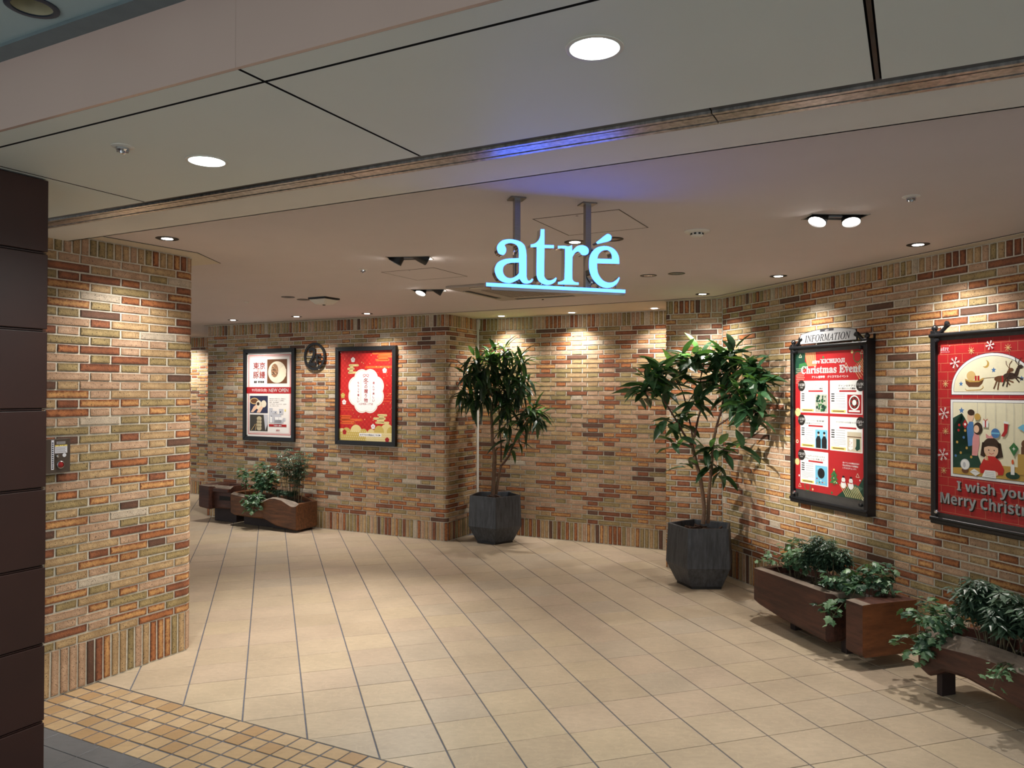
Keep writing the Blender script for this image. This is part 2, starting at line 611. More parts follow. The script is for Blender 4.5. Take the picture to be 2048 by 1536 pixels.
LB, SB = 0.2495, 0.127        # long and short module (joint included)
def wall_bricks(path, z_base, rows, z_top, phase, soldier_phase=0.0):
    """list of (s0, s1, z0, z1, kind)"""
    out = []
    c = (z_top - z_base) / rows
    per = LB + SB
    for r in range(rows):
        z1 = z_top - r * c
        z0 = z1 - c
        s = phase + (per / 2 if r % 2 else 0.0)
        s -= math.ceil((s + per) / per) * per
        while s < path.len:
            for ln, kind in ((LB, 'L'), (SB, 'S')):
                a, b = max(s, 0), min(s + ln, path.len)
                if b - a > 0.03:
                    full = (b - a) > ln - 1e-4
                    out.append((a, b, z0, z1, kind if full else kind + 'x'))
                s += ln
    pitch = 0.0502
    for z0, z1, kind in ((0.004, z_base, 'B'), (z_top, H - 0.006, 'T')):
        s = soldier_phase
        while s < path.len - 0.02:
            out.append((s, min(s + pitch, path.len), z0, z1, kind))
            s += pitch
    return out

def build_wall(name, path, z_base, rows, z_top, phase, seed, keep=300, thick=0.12, no_brick=()):
    wr = random.Random(seed)
    # mortar body
    n_s = []
    for g in path.seg:
        k = 2 if g[0] == 'L' else 8
        for i in range(k):
            s = g[1] + (g[2] - g[1]) * i / (k - 1)
            if not n_s or s - n_s[-1] > 1e-5:
                n_s.append(s)
    mb = MB()
    front, back = [], []
    for s in n_s:
        p, d = path.at(s)
        front.append(p + rot90(d) * PROUD)
        back.append(p + rot90(d) * thick)
    for i in range(len(n_s) - 1):
        a, b, c, d = front[i], front[i + 1], back[i + 1], back[i]
        q = [(x.x, x.y, z) for z in (0, H) for x in (a, b, c, d)]
        fs = [(0, 1, 5, 4), (2, 3, 7, 6), (0, 3, 2, 1), (4, 5, 6, 7)]
        if i == 0: fs.append((3, 0, 4, 7))
        if i == len(n_s) - 2: fs.append((1, 2, 6, 5))
        mb.add(q, fs)
    wall = mb.build(name, M_MORTAR)
    tag(wall, kind='structure')
    cand = []
    for s0, s1, z0, z1, kind in wall_bricks(path, z_base, rows, z_top, phase):
        sm, zm = (s0 + s1) / 2, (z0 + z1) / 2
        p, d = path.at(sm)
        skip = False
        for a, b, c, e in no_brick:
            if s1 > a and s0 < b and z1 > c and z0 < e: skip = True
        if skip: continue
        px = to_px((p.x, p.y, zm))
        n = -rot90(d)
        area = 0.0
        if px and -20 < px[0] < 2068 and -20 < px[1] < 1556:
            view = Vector((-p.x, -p.y, CAM_H - zm))
            area = max(0, n.dot(view)) / view.length ** 3 * (s1 - s0) * (z1 - z0)
        ci = wr.choices(range(len(BRICKS)), BRICK_SHARE)[0]
        cand.append((area, s0, s1, z0, z1, kind, ci, wr.randint(0, 1), wr.uniform(-0.0012, 0.0016), wr.uniform(-0.004, 0.004)))
    order = sorted(range(len(cand)), key=lambda i: -cand[i][0])
    single = set(i for i in order[:keep] if cand[i][0] > 0)
    rest_v, rest_f, rest_mi, rest_q = [], [], [], []
    for i, (area, s0, s1, z0, z1, kind, ci, var, pj, rj) in enumerate(cand):
        w, h = s1 - s0 - JOINT, z1 - z0 - JOINT * (0.85 if kind in 'LSLxSx' else 0.6)
        sm, zm = (s0 + s1) / 2, (z0 + z1) / 2
        st = path.straight(s0, s1)
        if st:
            p, d = path.at(sm)
            mw = frame(Vector((p.x, p.y, zm)) + rot90(d) * pj, d) @ Matrix.Rotation(rj, 4, 'Y')
            if i in single and not kind.endswith('x'):
                o = link('brick', brick_mesh((kind, round(h, 4)), w, h, ci, var), wall)
                o.matrix_local = mw
                continue
            vs_, fs = brick_geo(w, h, [wr.uniform(-0.0012, 0.0012) for _ in range(8)])
            wv = [tuple(mw @ Vector(q)) for q in vs_]
        else:
            ns = max(2, int((s1 - s0) / 0.018) + 1)
            vs_, wv, fs = [], [], []
            for k in range(ns):
                x = -w / 2 + w * k / (ns - 1)
                edge = CH if k in (0, ns - 1) else 0.0
                p, d = path.at(sm + x)
                for y, z in ((0.02, -h / 2), (CH, -h / 2), (edge * 0.5, -h / 2 + CH), (edge * 0.5, h / 2 - CH), (CH, h / 2), (0.02, h / 2)):
                    q = p + rot90(d) * (y + pj)
                    vs_.append((x, y, z))
                    wv.append((q.x, q.y, zm + z))
            for k in range(ns - 1):
                for j in range(5):
                    a = k * 6 + j
                    fs.append((a, a + 6, a + 7, a + 1))
            e = (ns - 1) * 6
            fs += [tuple(range(5, -1, -1)), tuple(e + j for j in range(6))]
            fs = [f[::-1] if len(f) == 4 else f for f in fs]
            fs = [f[::-1] if len(f) == 4 else f for f in fs]
        qs = quads_for(fs, vs_, w, h)
        if i in single:
            me = bpy.data.meshes.new('brick')
            me.from_pydata(wv, [], fs)
            brick_uv(me, qs)
            me.materials.append(BRICK_MATS[ci])
            link('brick', me, wall)
        else:
            k = len(rest_v)
            rest_v += wv
            rest_f += [tuple(j + k for j in f) for f in fs]
            rest_mi += [ci] * len(fs)
            rest_q += qs
    if rest_f:
        me = bpy.data.meshes.new('brick_field')
        me.from_pydata(rest_v, [], rest_f)
        brick_uv(me, rest_q)
        for m in BRICK_MATS: me.materials.append(m)
        me.polygons.foreach_set('material_index', rest_mi)
        tag(link('brick_field', me, wall), kind='stuff')
    return wall

# left pillar: face along VV, then round the corner
PL_END = P0 + VV * 0.962
pillar_path = Path([P0 - VV * 0.22, PL_END, PL_END - U * 0.9], [0.085])
def ph(offset):            # long brick of the first row starts here
    return offset
wall_left = build_wall('wall_left', pillar_path, 0.247, 43, 2.389, 0.22 + 0.178, 3)
# poster wall and its return
POST_LEN = 3.70
back_left_path = Path([C1 - U * POST_LEN, C1, C1 + VV * 0.688], [0.05])
wall_back_left = build_wall('wall_back_left', back_left_path, 0.207, 43, 2.350, 0.1, 5)
back_path = Path([C2, C2 + U * 2.45], [])
wall_back = build_wall('wall_back', back_path, 0.205, 43, 2.342, 1.114, 7)
right_back_path = Path([C3 + VV * 0.74, C3, C4], [0.03])
wall_pier = build_wall('wall_pier', right_back_path, 0.222, 43, 2.361, right_back_path.len - (C4 - C3).length + 0.046, 9)
right_path = Path([C4, C4 + W * 4.3], [])
wall_right = build_wall('wall_right', right_path, 0.25, 43, 2.389, 2.322, 13)
# wall glimpsed down the side passage, beyond the poster wall's left end
far_a = Vector((-6.6, 13.1, 0))
far_path = Path([far_a - U * 2.2, far_a + U * 3.4], [])
wall_far = build_wall('wall_far', far_path, 0.21, 43, 2.33, 0.05, 17)
# plain end wall of the side passage, out of sight behind the pillar
mb = MB(); mb.box(-14.1, -14.0, 3.4, 8.75, 0.0, H, frame(Vector((0, 0, 0)), U))
tag(mb.build('wall_passage_end', M_FLANGE), kind='structure')

# ------------------------------------------------------------------ floor
MOS0, MOS1 = 2.30, 2.80          # mosaic threshold strip, measured along VV
fb = MB()
for (a0, a1, b0, b1, mi) in ((-14.2, 7.5, MOS0, 16.0, 0), (-14.2, 7.5, -4.0, MOS0, 1)):
    q = [uv_pt(a, b, z) for z in (-0.16, -0.0035) for a, b in ((a0, b0), (a1, b0), (a1, b1), (a0, b1))]
    fb.add(q, [(3, 2, 1, 0), (4, 5, 6, 7), (0, 1, 5, 4), (1, 2, 6, 5), (2, 3, 7, 6), (3, 0, 4, 7)], mi)
floor = fb.build('floor', [M_GROUT, M_GROUT_PALE])
tag(floor, kind='structure')

GA = 0.303208
GI = Vector((math.cos(GA), math.sin(GA), 0))
GJ = Vector((-math.sin(GA), math.cos(GA), 0))
G0 = Vector((1.87829 * 0.3, 12.70902 * 0.3, 0))
tr = random.Random(21)

def slab(poly, top=0.0, ch=0.0015, depth=0.02):
    """tile with a softened edge; poly ccw in world xy"""
    n = len(poly)
    cx = sum(p[0] for p in poly) / n
    cy = sum(p[1] for p in poly) / n
    inner = []
    for x, y in poly:
        d = math.hypot(x - cx, y - cy) or 1
        k = max(0, 1 - ch * 1.4 / d)
        inner.append((cx + (x - cx) * k, cy + (y - cy) * k, top))
    vs_ = inner + [(x, y, top - ch) for x, y in poly] + [(x, y, top - depth) for x, y in poly]
    fs = [tuple(range(n))]
    for i in range(n):
        j = (i + 1) % n
        fs += [(i + n, j + n, j, i), (i + 2 * n, j + 2 * n, j + n, i + n)]
    return vs_, fs

def lay(parent, name, polys, mats, keep, field_name):
    """polys: (poly, sharedkey or None, centre matrix, material, drop)"""
    sized = []
    for k, (poly, key, mw, mi, dz) in enumerate(polys):
        cx = sum(p[0] for p in poly) / len(poly)
        cy = sum(p[1] for p in poly) / len(poly)
        px = to_px((cx, cy, 0))
        ok = px and -30 < px[0] < 2078 and 0 < px[1] < 1560
        sized.append((abs(poly_area(poly)) / px[2] ** 3 if ok else 0, k))
    sized.sort(reverse=True)
    single = set(k for a, k in sized[:keep] if a > 0)
    cache = {}
    fv, ff, fm = [], [], []
    for k, (poly, key, mw, mi, dz) in enumerate(polys):
        if k in single and key is not None:
            ck = (key, mi)
            if ck not in cache:
                inv = mw.inverted()
                loc = [(inv @ Vector((x, y, 0))) for x, y in poly]
                vs_, fs = slab([(p.x, p.y) for p in loc])
                me = bpy.data.meshes.new(name)
                me.from_pydata(vs_, [], fs)
                me.materials.append(mats[mi])
                cache[ck] = me
            o = link(name, cache[ck], parent)
            o.matrix_local = T(0, 0, dz) @ mw
            continue
        vs_, fs = slab(poly, dz)
        if k in single:
            me = bpy.data.meshes.new(name)
            me.from_pydata(vs_, [], fs)
            me.materials.append(mats[mi])
            link(name, me, parent)
        else:
            n0 = len(fv)
            fv += vs_
            ff += [tuple(i + n0 for i in f) for f in fs]
            fm += [mi] * len(fs)
    if ff:
        me = bpy.data.meshes.new(field_name)
        me.from_pydata(fv, [], ff)
        for m in mats: me.materials.append(m)
        me.polygons.foreach_set('material_index', fm)
        tag(link(field_name, me, parent), kind='stuff')

def in_hall(x, y):
    """on the walkable floor of the hall (centre test with a margin of half a tile)"""
    p = Vector((x, y, 0))
    if (p - C4).dot(Vector((0.9544, 0.2986, 0))) > 0.2: return False
    a, b = p.dot(U), p.dot(VV)
    if b > C1.dot(VV) + 0.2 and a < C1.dot(U) - 0.1: return C1.dot(U) - 3.4 > a > -14 and b < 8.75
    if b > C2.dot(VV) + 0.2: return False
    if a < P0.dot(U) - 0.2 and b < PL_END.dot(VV) - 0.1: return False
    return -14 < a < 6 and b < 8.75

tiles = []
g = 0.0024                        # half a joint
for i in range(-56, 16):
    for j in range(-10, 44):
        c = G0 + GI * (0.3 * (i + 0.5)) + GJ * (0.3 * (j + 0.5))
        if not in_hall(c.x, c.y): continue
        if c.dot(VV) < MOS1 - 0.25: continue
        h = 0.15
        gl = g * (1.5 if True else 1)
        cs = [c + GI * sx * (h - gl) + GJ * sy * (h - g * 0.85) for sx, sy in ((-1, -1), (1, -1), (1, 1), (-1, 1))]
        poly = [(p.x, p.y) for p in cs]
        cut = clip_half(poly, (VV.x, VV.y), MOS1 + 0.004)
        if len(cut) < 3 or abs(poly_area(cut)) < 4e-4: continue
        full = abs(poly_area(cut)) > abs(poly_area(poly)) - 1e-6
        tiles.append((cut, 'sq' if full else None, frame(c, GI), tr.choices(range(5), (30, 22, 12, 18, 18))[0], tr.uniform(-0.0005, 0.0005)))
lay(floor, 'tile', tiles, TILE_MATS, 300, 'tile_field')

mos = []
for r in range(5):
    for k in range(-46, 46):
        a0, a1 = -3.977 + 0.1 * k, -3.977 + 0.1 * (k + 1)
        b0, b1 = MOS0 + 0.1 * r, MOS0 + 0.1 * (r + 1)
        j = [tr.uniform(-0.0012, 0.0012) for _ in range(8)]
        gm = 0.0048
        poly = [uv_pt(a0 + gm + j[0], b0 + gm + j[1]), uv_pt(a1 - gm + j[2], b0 + gm + j[3]), uv_pt(a1 - gm + j[4], b1 - gm + j[5]), uv_pt(a0 + gm + j[6], b1 - gm + j[7])]
        mos.append(([(p.x, p.y) for p in poly], None, None, tr.choices(range(3), (4, 4, 2))[0], tr.uniform(-0.0008, 0.0006)))
lay(floor, 'mosaic_tile', mos, MOSAIC_MATS, 160, 'mosaic_field')

pav = []
for r in range(-8, 1):
    for k in range(-20, 20):
        a0, b0 = -3.93 + 0.3 * k, 2.185 + 0.3 * (r - 1)
        b1 = min(b0 + 0.3, MOS0 - 0.003)
        if b1 - b0 < 0.02: continue
        poly = [uv_pt(a0 + 0.0015, b0 + 0.0015), uv_pt(a0 + 0.2985, b0 + 0.0015), uv_pt(a0 + 0.2985, b1 - 0.0015), uv_pt(a0 + 0.0015, b1 - 0.0015)]
        pav.append(([(p.x, p.y) for p in poly], None, None, 0, 0.0))
for k in range(-20, 20):
    a0 = -3.93 + 0.3 * k
    poly = [uv_pt(a0 + 0.0015, 2.1865), uv_pt(a0 + 0.2985, 2.1865), uv_pt(a0 + 0.2985, MOS0 - 0.003), uv_pt(a0 + 0.0015, MOS0 - 0.003)]
    pav.append(([(p.x, p.y) for p in poly], None, None, 0, 0.0))
lay(floor, 'paving_tile', pav, [PAVE_MAT], 40, 'paving_field')

# ------------------------------------------------------------------ ceilings
RECESS = []                       # openings cut into the hall ceiling: lists of world points
def ring_pts(c, r, n=20):
    return [(c[0] + r * math.cos(2 * math.pi * i / n), c[1] + r * math.sin(2 * math.pi * i / n)) for i in range(n)]
def rect_pts(c, d, lx, ly):
    d = Vector((d[0], d[1], 0)).normalized(); n = rot90(d)
    return [(c[0] + d.x * sx * lx / 2 + n.x * sy * ly / 2, c[1] + d.y * sx * lx / 2 + n.y * sy * ly / 2) for sx, sy in ((-1, -1), (1, -1), (1, 1), (-1, 1))]

# name, x, y, lit, power, aim point
DOWN = [
    ('pillar', -1.93, 4.315, 1), ('right1', 2.333, 4.437, 1), ('right2', 1.95, 5.656, 1), ('right3', 1.653, 6.706, 1),
    ('sign1', 0.356, 4.388, 1), ('sign2', 0.558, 4.299, 0), ('mid1', 0.996, 5.647, 0), ('mid2', 1.18, 5.548, 0),
    ('post1', -3.353, 9.278, 1), ('post2', -2.463, 8.822, 1), ('post3', -1.59, 8.462, 1),
    ('cove1', -0.12, 8.66, 1), ('cove2', 0.638, 8.27, 1), ('cove3', 1.44, 7.82, 1),
    ('speaker1', -2.03, 6.993, 0), ('speaker2', -1.941, 7.181, 0)]
DUAL = [((1.565, 3.74), (0.93, 0.02)), ((-0.655, 4.93), (0.95, -0.1)), ((-0.70, 6.50), (0.95, -0.1))]
RD = 0.052
holes = [ring_pts((d[1], d[2]), RD) for d in DOWN]
holes += [rect_pts(c, d, 0.27, 0.115) for c, d in DUAL]
outer = [uv_pt(a, b) for a, b in ((-14.2, 2.61), (5.0, 2.61), (5.0, 9.0), (-1.2, 9.0), (-1.2, 13.5), (-14.2, 13.5))]
pts, fs = fill_holes([(p.x, p.y) for p in outer], holes)
cb = MB()
cb.add([(x, y, H) for x, y in pts], [f if poly_area([pts[i] for i in f]) < 0 else f[::-1] for f in fs])
cb.add([(p.x, p.y, H + 0.3) for p in outer], [tuple(range(len(outer)))])
ceiling = cb.build('ceiling', M_CEIL)
tag(ceiling, kind='structure')

# pale edge strips along the walls and the lighter bay over the back wall, a few millimetres below the ceiling sheet
eb = MB()
def strip(pts2, z0=H - 0.004, z1=H - 0.0005):
    if poly_area(pts2) < 0: pts2 = pts2[::-1]
    eb.prism(pts2, lambda p: (p[0], p[1], z0), lambda p: (p[0], p[1], z1))
def wall_strip(a, d, ln, w_):
    n = -rot90(d)
    q = [a, a + d * ln, a + d * ln + n * w_, a + n * w_]
    strip([(p.x, p.y) for p in q])
wall_strip(C4 - W * 0.02, W, 4.3, 0.075)
wall_strip(C3, (C4 - C3).normalized(), (C4 - C3).length - 0.05, 0.06)
wall_strip(C1 - U * 3.7, U, 3.7, 0.06)
bay = [C1 + U * 0.004 - VV * 0.03, C3 - VV * 0.05 - U * 0.004, C3 + VV * 0.74 - U * 0.004, C2 + U * 0.004 - VV * 0.004]
strip([(p.x, p.y) for p in bay])
# collar of the pillar head
col = [P0 + VV * 0.12 + U * 0.002, PL_END + U * 0.002 - VV * 0.05, PL_END - U * 0.05 + VV * 0.002, PL_END - U * 0.45 + VV * 0.002,
       PL_END - U * 0.45 + VV * 0.16, PL_END - U * 0.02 + VV * 0.2, PL_END + U * 0.16 - VV * 0.14, P0 + VV * 0.12 + U * 0.10]
strip([(p.x, p.y) for p in col])
trim_1 = eb.build('trim_1', M_FLANGE)
tag(trim_1, kind='structure')

# shadow gap beside each strip
sb = MB()
def gap(a, b, w_=0.004):
    d = (b - a).normalized(); n = rot90(d)
    q = [a, b, b + n * w_, a + n * w_]
    sb.prism([(p.x, p.y) for p in q], lambda p: (p[0], p[1], H - 0.0025), lambda p: (p[0], p[1], H - 0.0004))
nW = -rot90(W)
gap(C4 + nW * 0.081 + VV * -0.06, C4 + nW * 0.081 + W * 4.2)
gap(C1 - U * 3.7 - VV * 0.066, C1 - VV * 0.066)
gap(C1 - VV * 0.066, C3 - VV * 0.07)
gap(C3 - VV * 0.07, C4 - VV * 0.07 + nW * 0.08)
gap(P0 + VV * 0.12 + U * 0.106, PL_END + U * 0.166 - VV * 0.14)
gap(PL_END + U * 0.166 - VV * 0.14, PL_END - U * 0.02 + VV * 0.206)
tag(sb.build('trim_2', M_VOID), kind='structure')

# ------------------------------------------------------------------ portal: soffit, shutter rail, fascia, upper ceiling
FAS, J1, TR0, TR1, BAND = 1.405, 1.492, 2.215, 2.345, 2.61
soffit_root = MB()
soffit_root.box(-6.5, 5.0, FAS + 0.013, BAND - 0.011, HS + 0.045, HS + 0.06, frame(Vector((0, 0, 0)), U))
trim_3 = soffit_root.build('trim_3', M_VOID)
tag(trim_3, kind='structure')
fr0 = frame(Vector((0, 0, 0)), U)
LAMPS = [((0.193, 1.817), 0.066), ((-1.079, 2.721), 0.068)]
seams = [-6.5, -4.37, -2.935, -1.51, -0.083, 1.345, 2.77, 5.0]
for k in range(len(seams) - 1):
    a0, a1 = seams[k] + 0.005, seams[k + 1] - 0.005
    if k == 4: a0 += 0.005
    if k == 3: a1 -= 0.005
    for b0, b1 in ((FAS, J1 - 0.005), (J1 + 0.005, TR0 - 0.004)):
        hs = []
        for c, r in LAMPS:
            a, b = Vector((c[0], c[1], 0)).dot(U), Vector((c[0], c[1], 0)).dot(VV)
            if a0 < a < a1 and b0 < b < b1: hs.append(ring_pts((a, b), r - 0.006))
        p2, f2 = fill_holes([(a0, b0), (a1, b0), (a1, b1), (a0, b1)], hs)
        mb = MB()
        mb.add([uv_pt(x, y, HS) for x, y in p2], [f if poly_area([p2[i] for i in f]) < 0 else f[::-1] for f in f2])
        rim = [uv_pt(x, y, z) for z in (HS, HS + 0.045) for x, y in ((a0, b0), (a1, b0), (a1, b1), (a0, b1))]
        mb.add(rim, [(0, 1, 5, 4), (1, 2, 6, 5), (2, 3, 7, 6), (3, 0, 4, 7)], 1)
        o = mb.build('soffit_panel', [M_SOFFIT, M_VOID], trim_3)
# steel cover strip in the right hand seam
mb = MB(); mb.box(-0.088, -0.078, J1, TR0 - 0.004, HS + 0.002, HS + 0.01, fr0); mb.build('seam_strip', M_RAIL_DARK, trim_3)
mb = MB()
for a0, a1, z0 in ((TR1 + 0.004, BAND, HS),):
    mb.box(-6.5, 5.0, a0, a1, z0, HS + 0.012, fr0)
mb.box(-6.5, 5.0, BAND - 0.01, BAND, HS, H + 0.1, fr0)
mb.build('soffit_band', M_BAND, trim_3)
for k in range(-4, 4):
    mb = MB()
    a0, a1 = -0.52 + 1.35 * k + 0.002, -0.52 + 1.35 * (k + 1) - 0.002
    mb.box(a0, a1, TR0 + 0.000, TR0 + 0.030, HS + 0.004, HS + 0.045, fr0, 1)
    mb.box(a0, a1, TR0 + 0.030, TR0 + 0.046, HS - 0.004, HS + 0.012, fr0, 0)
    mb.box(a0, a1, TR0 + 0.046, TR0 + 0.058, HS + 0.006, HS + 0.012, fr0, 1)
    mb.box(a0, a1, TR0 + 0.058, TR0 + 0.108, HS - 0.002, HS + 0.012, fr0, 0)
    mb.box(a0, a1, TR0 + 0.108, TR0 + 0.114, HS + 0.005, HS + 0.012, fr0, 1)
    mb.box(a0, a1, TR0 + 0.114, TR0 + 0.132, HS - 0.004, HS + 0.012, fr0, 0)
    mb.build('shutter_rail', [M_RAIL, M_RAIL_DARK], trim_3)
# fascia over the portal and the higher ceiling of the concourse
mb = MB()
for k in range(len(seams) - 1):
    mb.box(seams[k] + 0.0004, seams[k + 1] - 0.0004, FAS - 0.012, FAS - 0.0005, HS, 2.662, fr0)
trim_4 = mb.build('trim_4', M_FASCIA); tag(trim_4, kind='structure')
mb = MB(); mb.box(-6.5, 5.0, 1.33, FAS + 0.02, 2.662, 2.70, fr0)
mb.build('fascia_cap', mat('fascia_cap_metal', (120, 134, 138), rough=0.45, metal=0.2), trim_4)
UPL = Vector((-1.294, 2.07, 0))
p2, f2 = fill_holes([(-6.5, -0.8), (5.0, -0.8), (5.0, 1.345), (-6.5, 1.345)], [ring_pts((UPL.dot(U), UPL.dot(VV)), 0.052)])
mb = MB(); mb.add([uv_pt(x, y, 2.672) for x, y in p2], [f if poly_area([p2[i] for i in f]) < 0 else f[::-1] for f in f2])
mb.box(-6.5, 5.0, -0.8, 1.3, 2.9, 2.95, fr0)
tag(mb.build('ceiling_concourse', M_UPPER), kind='structure')

# ------------------------------------------------------------------ brown clad column at the left edge
CU = -2.956                       # face towards the opening
cz = [0.0, 0.072, 0.373, 0.668, 0.966, 1.264, 1.566, 1.868, 2.165, HS]
colm = empty('panelled_column', frame(uv_pt(CU, 1.81), VV), 'dark brown panelled column at the left edge of the opening', 'column')
mb = MB(); mb.box(-0.75, -0.012, 0.012, 0.62, 0, HS - 0.002); mb.build('core', M_VOID, colm)
for z0, z1 in zip(cz[:-1], cz[1:]):
    mb = MB(); mb.box(-0.76, 0, 0, 0.63, z0 + (0.0 if z0 == 0 else 0.005), z1 - 0.005)
    mb.build('cladding_panel', M_COLUMN, colm, bevel=0.003)
mb = MB()
for z1 in cz[1:-1]:
    mb.box(-0.755, -0.004, 0.004, 0.625, z1 - 0.002, z1 + 0.0015)
mb.build('joint_strip', M_COLUMN, colm)

# ------------------------------------------------------------------ lamps
M_LENS_W = emit('lit_lens_warm', (1.0, 0.95, 0.88), 14.0)
M_LENS_C = emit('lit_lens_cool', (0.80, 1.0, 0.98), 2.6)
M_LENS_OFF = mat('unlit_lens', (120, 128, 132), rough=0.2, var=0.1)
M_BAFFLE = mat('black_baffle', (22, 21, 22), rough=0.35, var=0.1)
M_REFL = mat('white_reflector', (228, 230, 228), rough=0.35, var=0.02)

def spot(parent, loc, aim, power, size, blend=1.0, color=WARM, radius=0.03, name='lamp_light'):
    ld = bpy.data.lights.new(name, 'SPOT')
    ld.energy = power
    ld.spot_size = math.radians(size)
    ld.spot_blend = blend
    ld.color = color
    ld.shadow_soft_size = radius
    o = bpy.data.objects.new(name, ld)
    COL.objects.link(o)
    o.parent = parent
    o.matrix_local = Matrix.Translation(loc) @ Vector(aim).to_track_quat('-Z', 'Y').to_matrix().to_4x4()
    return o

def downlight_proto(name, ring, lens, flush=False):
    e = empty(name, Matrix.Identity(4), '', 'downlight')
    mb = MB(); mb.lathe([(0.051, 0.02), (0.051, 0.0), (0.0612, 0.0), (0.0612, -0.0022), (0.058, -0.0035), (0.0495, -0.003), (0.049, 0.02)], 28)
    mb.build('trim_ring', ring, e, smooth=True)
    mb = MB(); mb.lathe([(0.0492, -0.002), (0.044, -0.0015), (0.031, -0.0024), (0.030, 0.03)], 28)
    mb.build('baffle', M_BAFFLE if ring is M_BLACK else M_REFL, e, smooth=True)
    mb = MB(); mb.disc(0.034 if flush else 0.031, -0.0028, 24); mb.build('lens', lens, e)
    return e

PW = 52.0
AIM = {'pillar': (-0.10, 0.05, -1), 'right1': (0.08, 0.03, -1), 'right2': (0.08, 0.03, -1), 'right3': (0.05, 0.05, -1),
       'post1': (0.03, 0.08, -1), 'post2': (0.03, 0.08, -1), 'post3': (0.03, 0.08, -1),
       'cove1': (0, 0.03, -1), 'cove2': (0, 0.03, -1), 'cove3': (0, 0.03, -1)}
POWER = {'cove1': 0.9, 'cove2': 1.1, 'cove3': 0.9, 'sign1': 1.1, 'pillar': 0.8, 'right3': 1.0, 'post1': 1.25, 'post2': 1.25, 'post3': 1.25, 'right1': 1.15, 'right2': 1.2}
DLABEL = {
    'pillar': 'lit recessed downlight with black rim beside the brick pillar head',
    'right1': 'lit recessed downlight with black rim above the large picture poster on the right wall',
    'right2': 'lit recessed downlight with black rim in the ceiling above the information board',
    'right3': 'lit recessed downlight with black rim above the tree in the right corner',
    'sign1': 'lit black-rimmed downlight seen through the hanging letters of the sign',
    'sign2': 'unlit black-rimmed downlight just behind the accent of the hanging sign',
    'mid1': 'left of the two unlit downlights to the right of the hanging sign',
    'mid2': 'right of the two unlit downlights to the right of the hanging sign',
    'post1': 'leftmost lit downlight along the poster wall, left of the white bun poster',
    'post2': 'lit downlight above the gap between the floor sign and the white bun poster',
    'post3': 'rightmost lit downlight along the poster wall, above the red poster',
    'cove1': 'lit white-rimmed downlight in the bay ceiling above the left corner tree',
    'cove2': 'lit white-rimmed downlight in the middle of the bay ceiling over the bare brick wall',
    'cove3': 'lit white-rimmed downlight at the right end of the bay ceiling by the pier',
    'speaker1': 'dark unlit round ceiling opening farther from the white square ceiling unit',
    'speaker2': 'unlit grey round ceiling fitting right beside the white square ceiling unit'}
for nm, x, y, on in DOWN:
    cove = nm.startswith('cove')
    d = downlight_proto('recessed_downlight', M_WHITE if cove else M_BLACK, M_LENS_W if on else (M_BLACK if nm == 'speaker1' else M_LENS_OFF), cove)
    tag(d, DLABEL[nm], 'downlight', 'recessed downlights in the hall ceiling')
    d.matrix_world = T(x, y, H - (0.004 if cove else 0))
    if on:
        spot(d, (0, 0, -0.009), AIM.get(nm, (0, 0, -1)), PW * POWER.get(nm, 1.0), 116)

def dual(c, d, heads, label):
    """square-cut recess with two swivelling lamp heads; heads: (x, aim, lit, power)"""
    e = empty('twin_spotlight', frame(Vector((c[0], c[1], H)), Vector((d[0], d[1], 0))), label, 'spotlight', 'twin recessed spotlights')
    mb = MB()
    for x0, x1, y0, y1 in ((-0.142, 0.142, -0.0645, -0.0575), (-0.142, 0.142, 0.0575, 0.0645), (-0.142, -0.135, -0.0645, 0.0645), (0.135, 0.142, -0.0645, 0.0645)):
        mb.box(x0, x1, y0, y1, -0.0025, 0.006)
    mb.build('trim_frame', mat('lamp_frame_grey', (170, 166, 160), rough=0.5), e)
    mb = MB()
    mb.add([(x, y, z) for z in (0.0, 0.12) for x, y in ((-0.135, -0.0575), (0.135, -0.0575), (0.135, 0.0575), (-0.135, 0.0575))],
           [(0, 4, 5, 1), (1, 5, 6, 2), (2, 6, 7, 3), (3, 7, 4, 0), (4, 7, 6, 5)])
    mb.build('recess_box', M_BAFFLE, e)
    mb = MB(); mb.box(-0.05, 0.05, -0.012, 0.012, -0.004, 0.004); mb.build('bridge', M_GREYPL, e)
    inv = e.matrix_world.to_3x3().inverted()
    for x, aim, lit, pw, *sz in heads:
        a = (inv @ Vector(aim)).normalized()
        m = Matrix.Translation((x, 0, 0.012)) @ (-a).to_track_quat('Z', 'Y').to_matrix().to_4x4()
        mb = MB(); mb.lathe([(0.0, 0.06), (0.034, 0.06), (0.042, 0.0), (0.044, -0.045), (0.041, -0.048), (0.039, -0.040)], 24, m)
        hd = mb.build('lamp_head', M_BLACK, e, smooth=True)
        mb = MB(); mb.lathe([(0.039, -0.041), (0.030, -0.030)], 24, m); mb.build('reflector', M_LENS_W if lit else M_LENS_OFF, hd)
        mb = MB(); mb.disc(0.030, -0.030, 20, m); mb.build('lens', M_LENS_W if lit else M_LENS_OFF, hd)
        if lit:
            spot(e, Vector((x, 0, 0.012)) + a * 0.052, a, pw, sz[0] if sz else 84, 1.0, (1.0, 0.935, 0.85))
    return e
dual(*DUAL[0], [(-0.075, (-0.45, -0.30, -1), 1, 28), (0.075, (-0.1, -0.42, -1), 1, 24)], 'twin spotlight with both lamps lit, at the right side of the ceiling')
dual(*DUAL[1], [(-0.075, (-0.55, 0.05, -1), 1, 72), (0.075, (2.7, 0.95, -1.15), 1, 420, 34)], 'twin spotlight nearest the sign on its left, heads turned apart')
dual(*DUAL[2], [(-0.06, (-0.28, -0.45, -1), 1, 150), (0.075, (2.2, 0.3, -1.2), 1, 110, 40)], 'farther twin spotlight left of the sign, one bright head facing out')

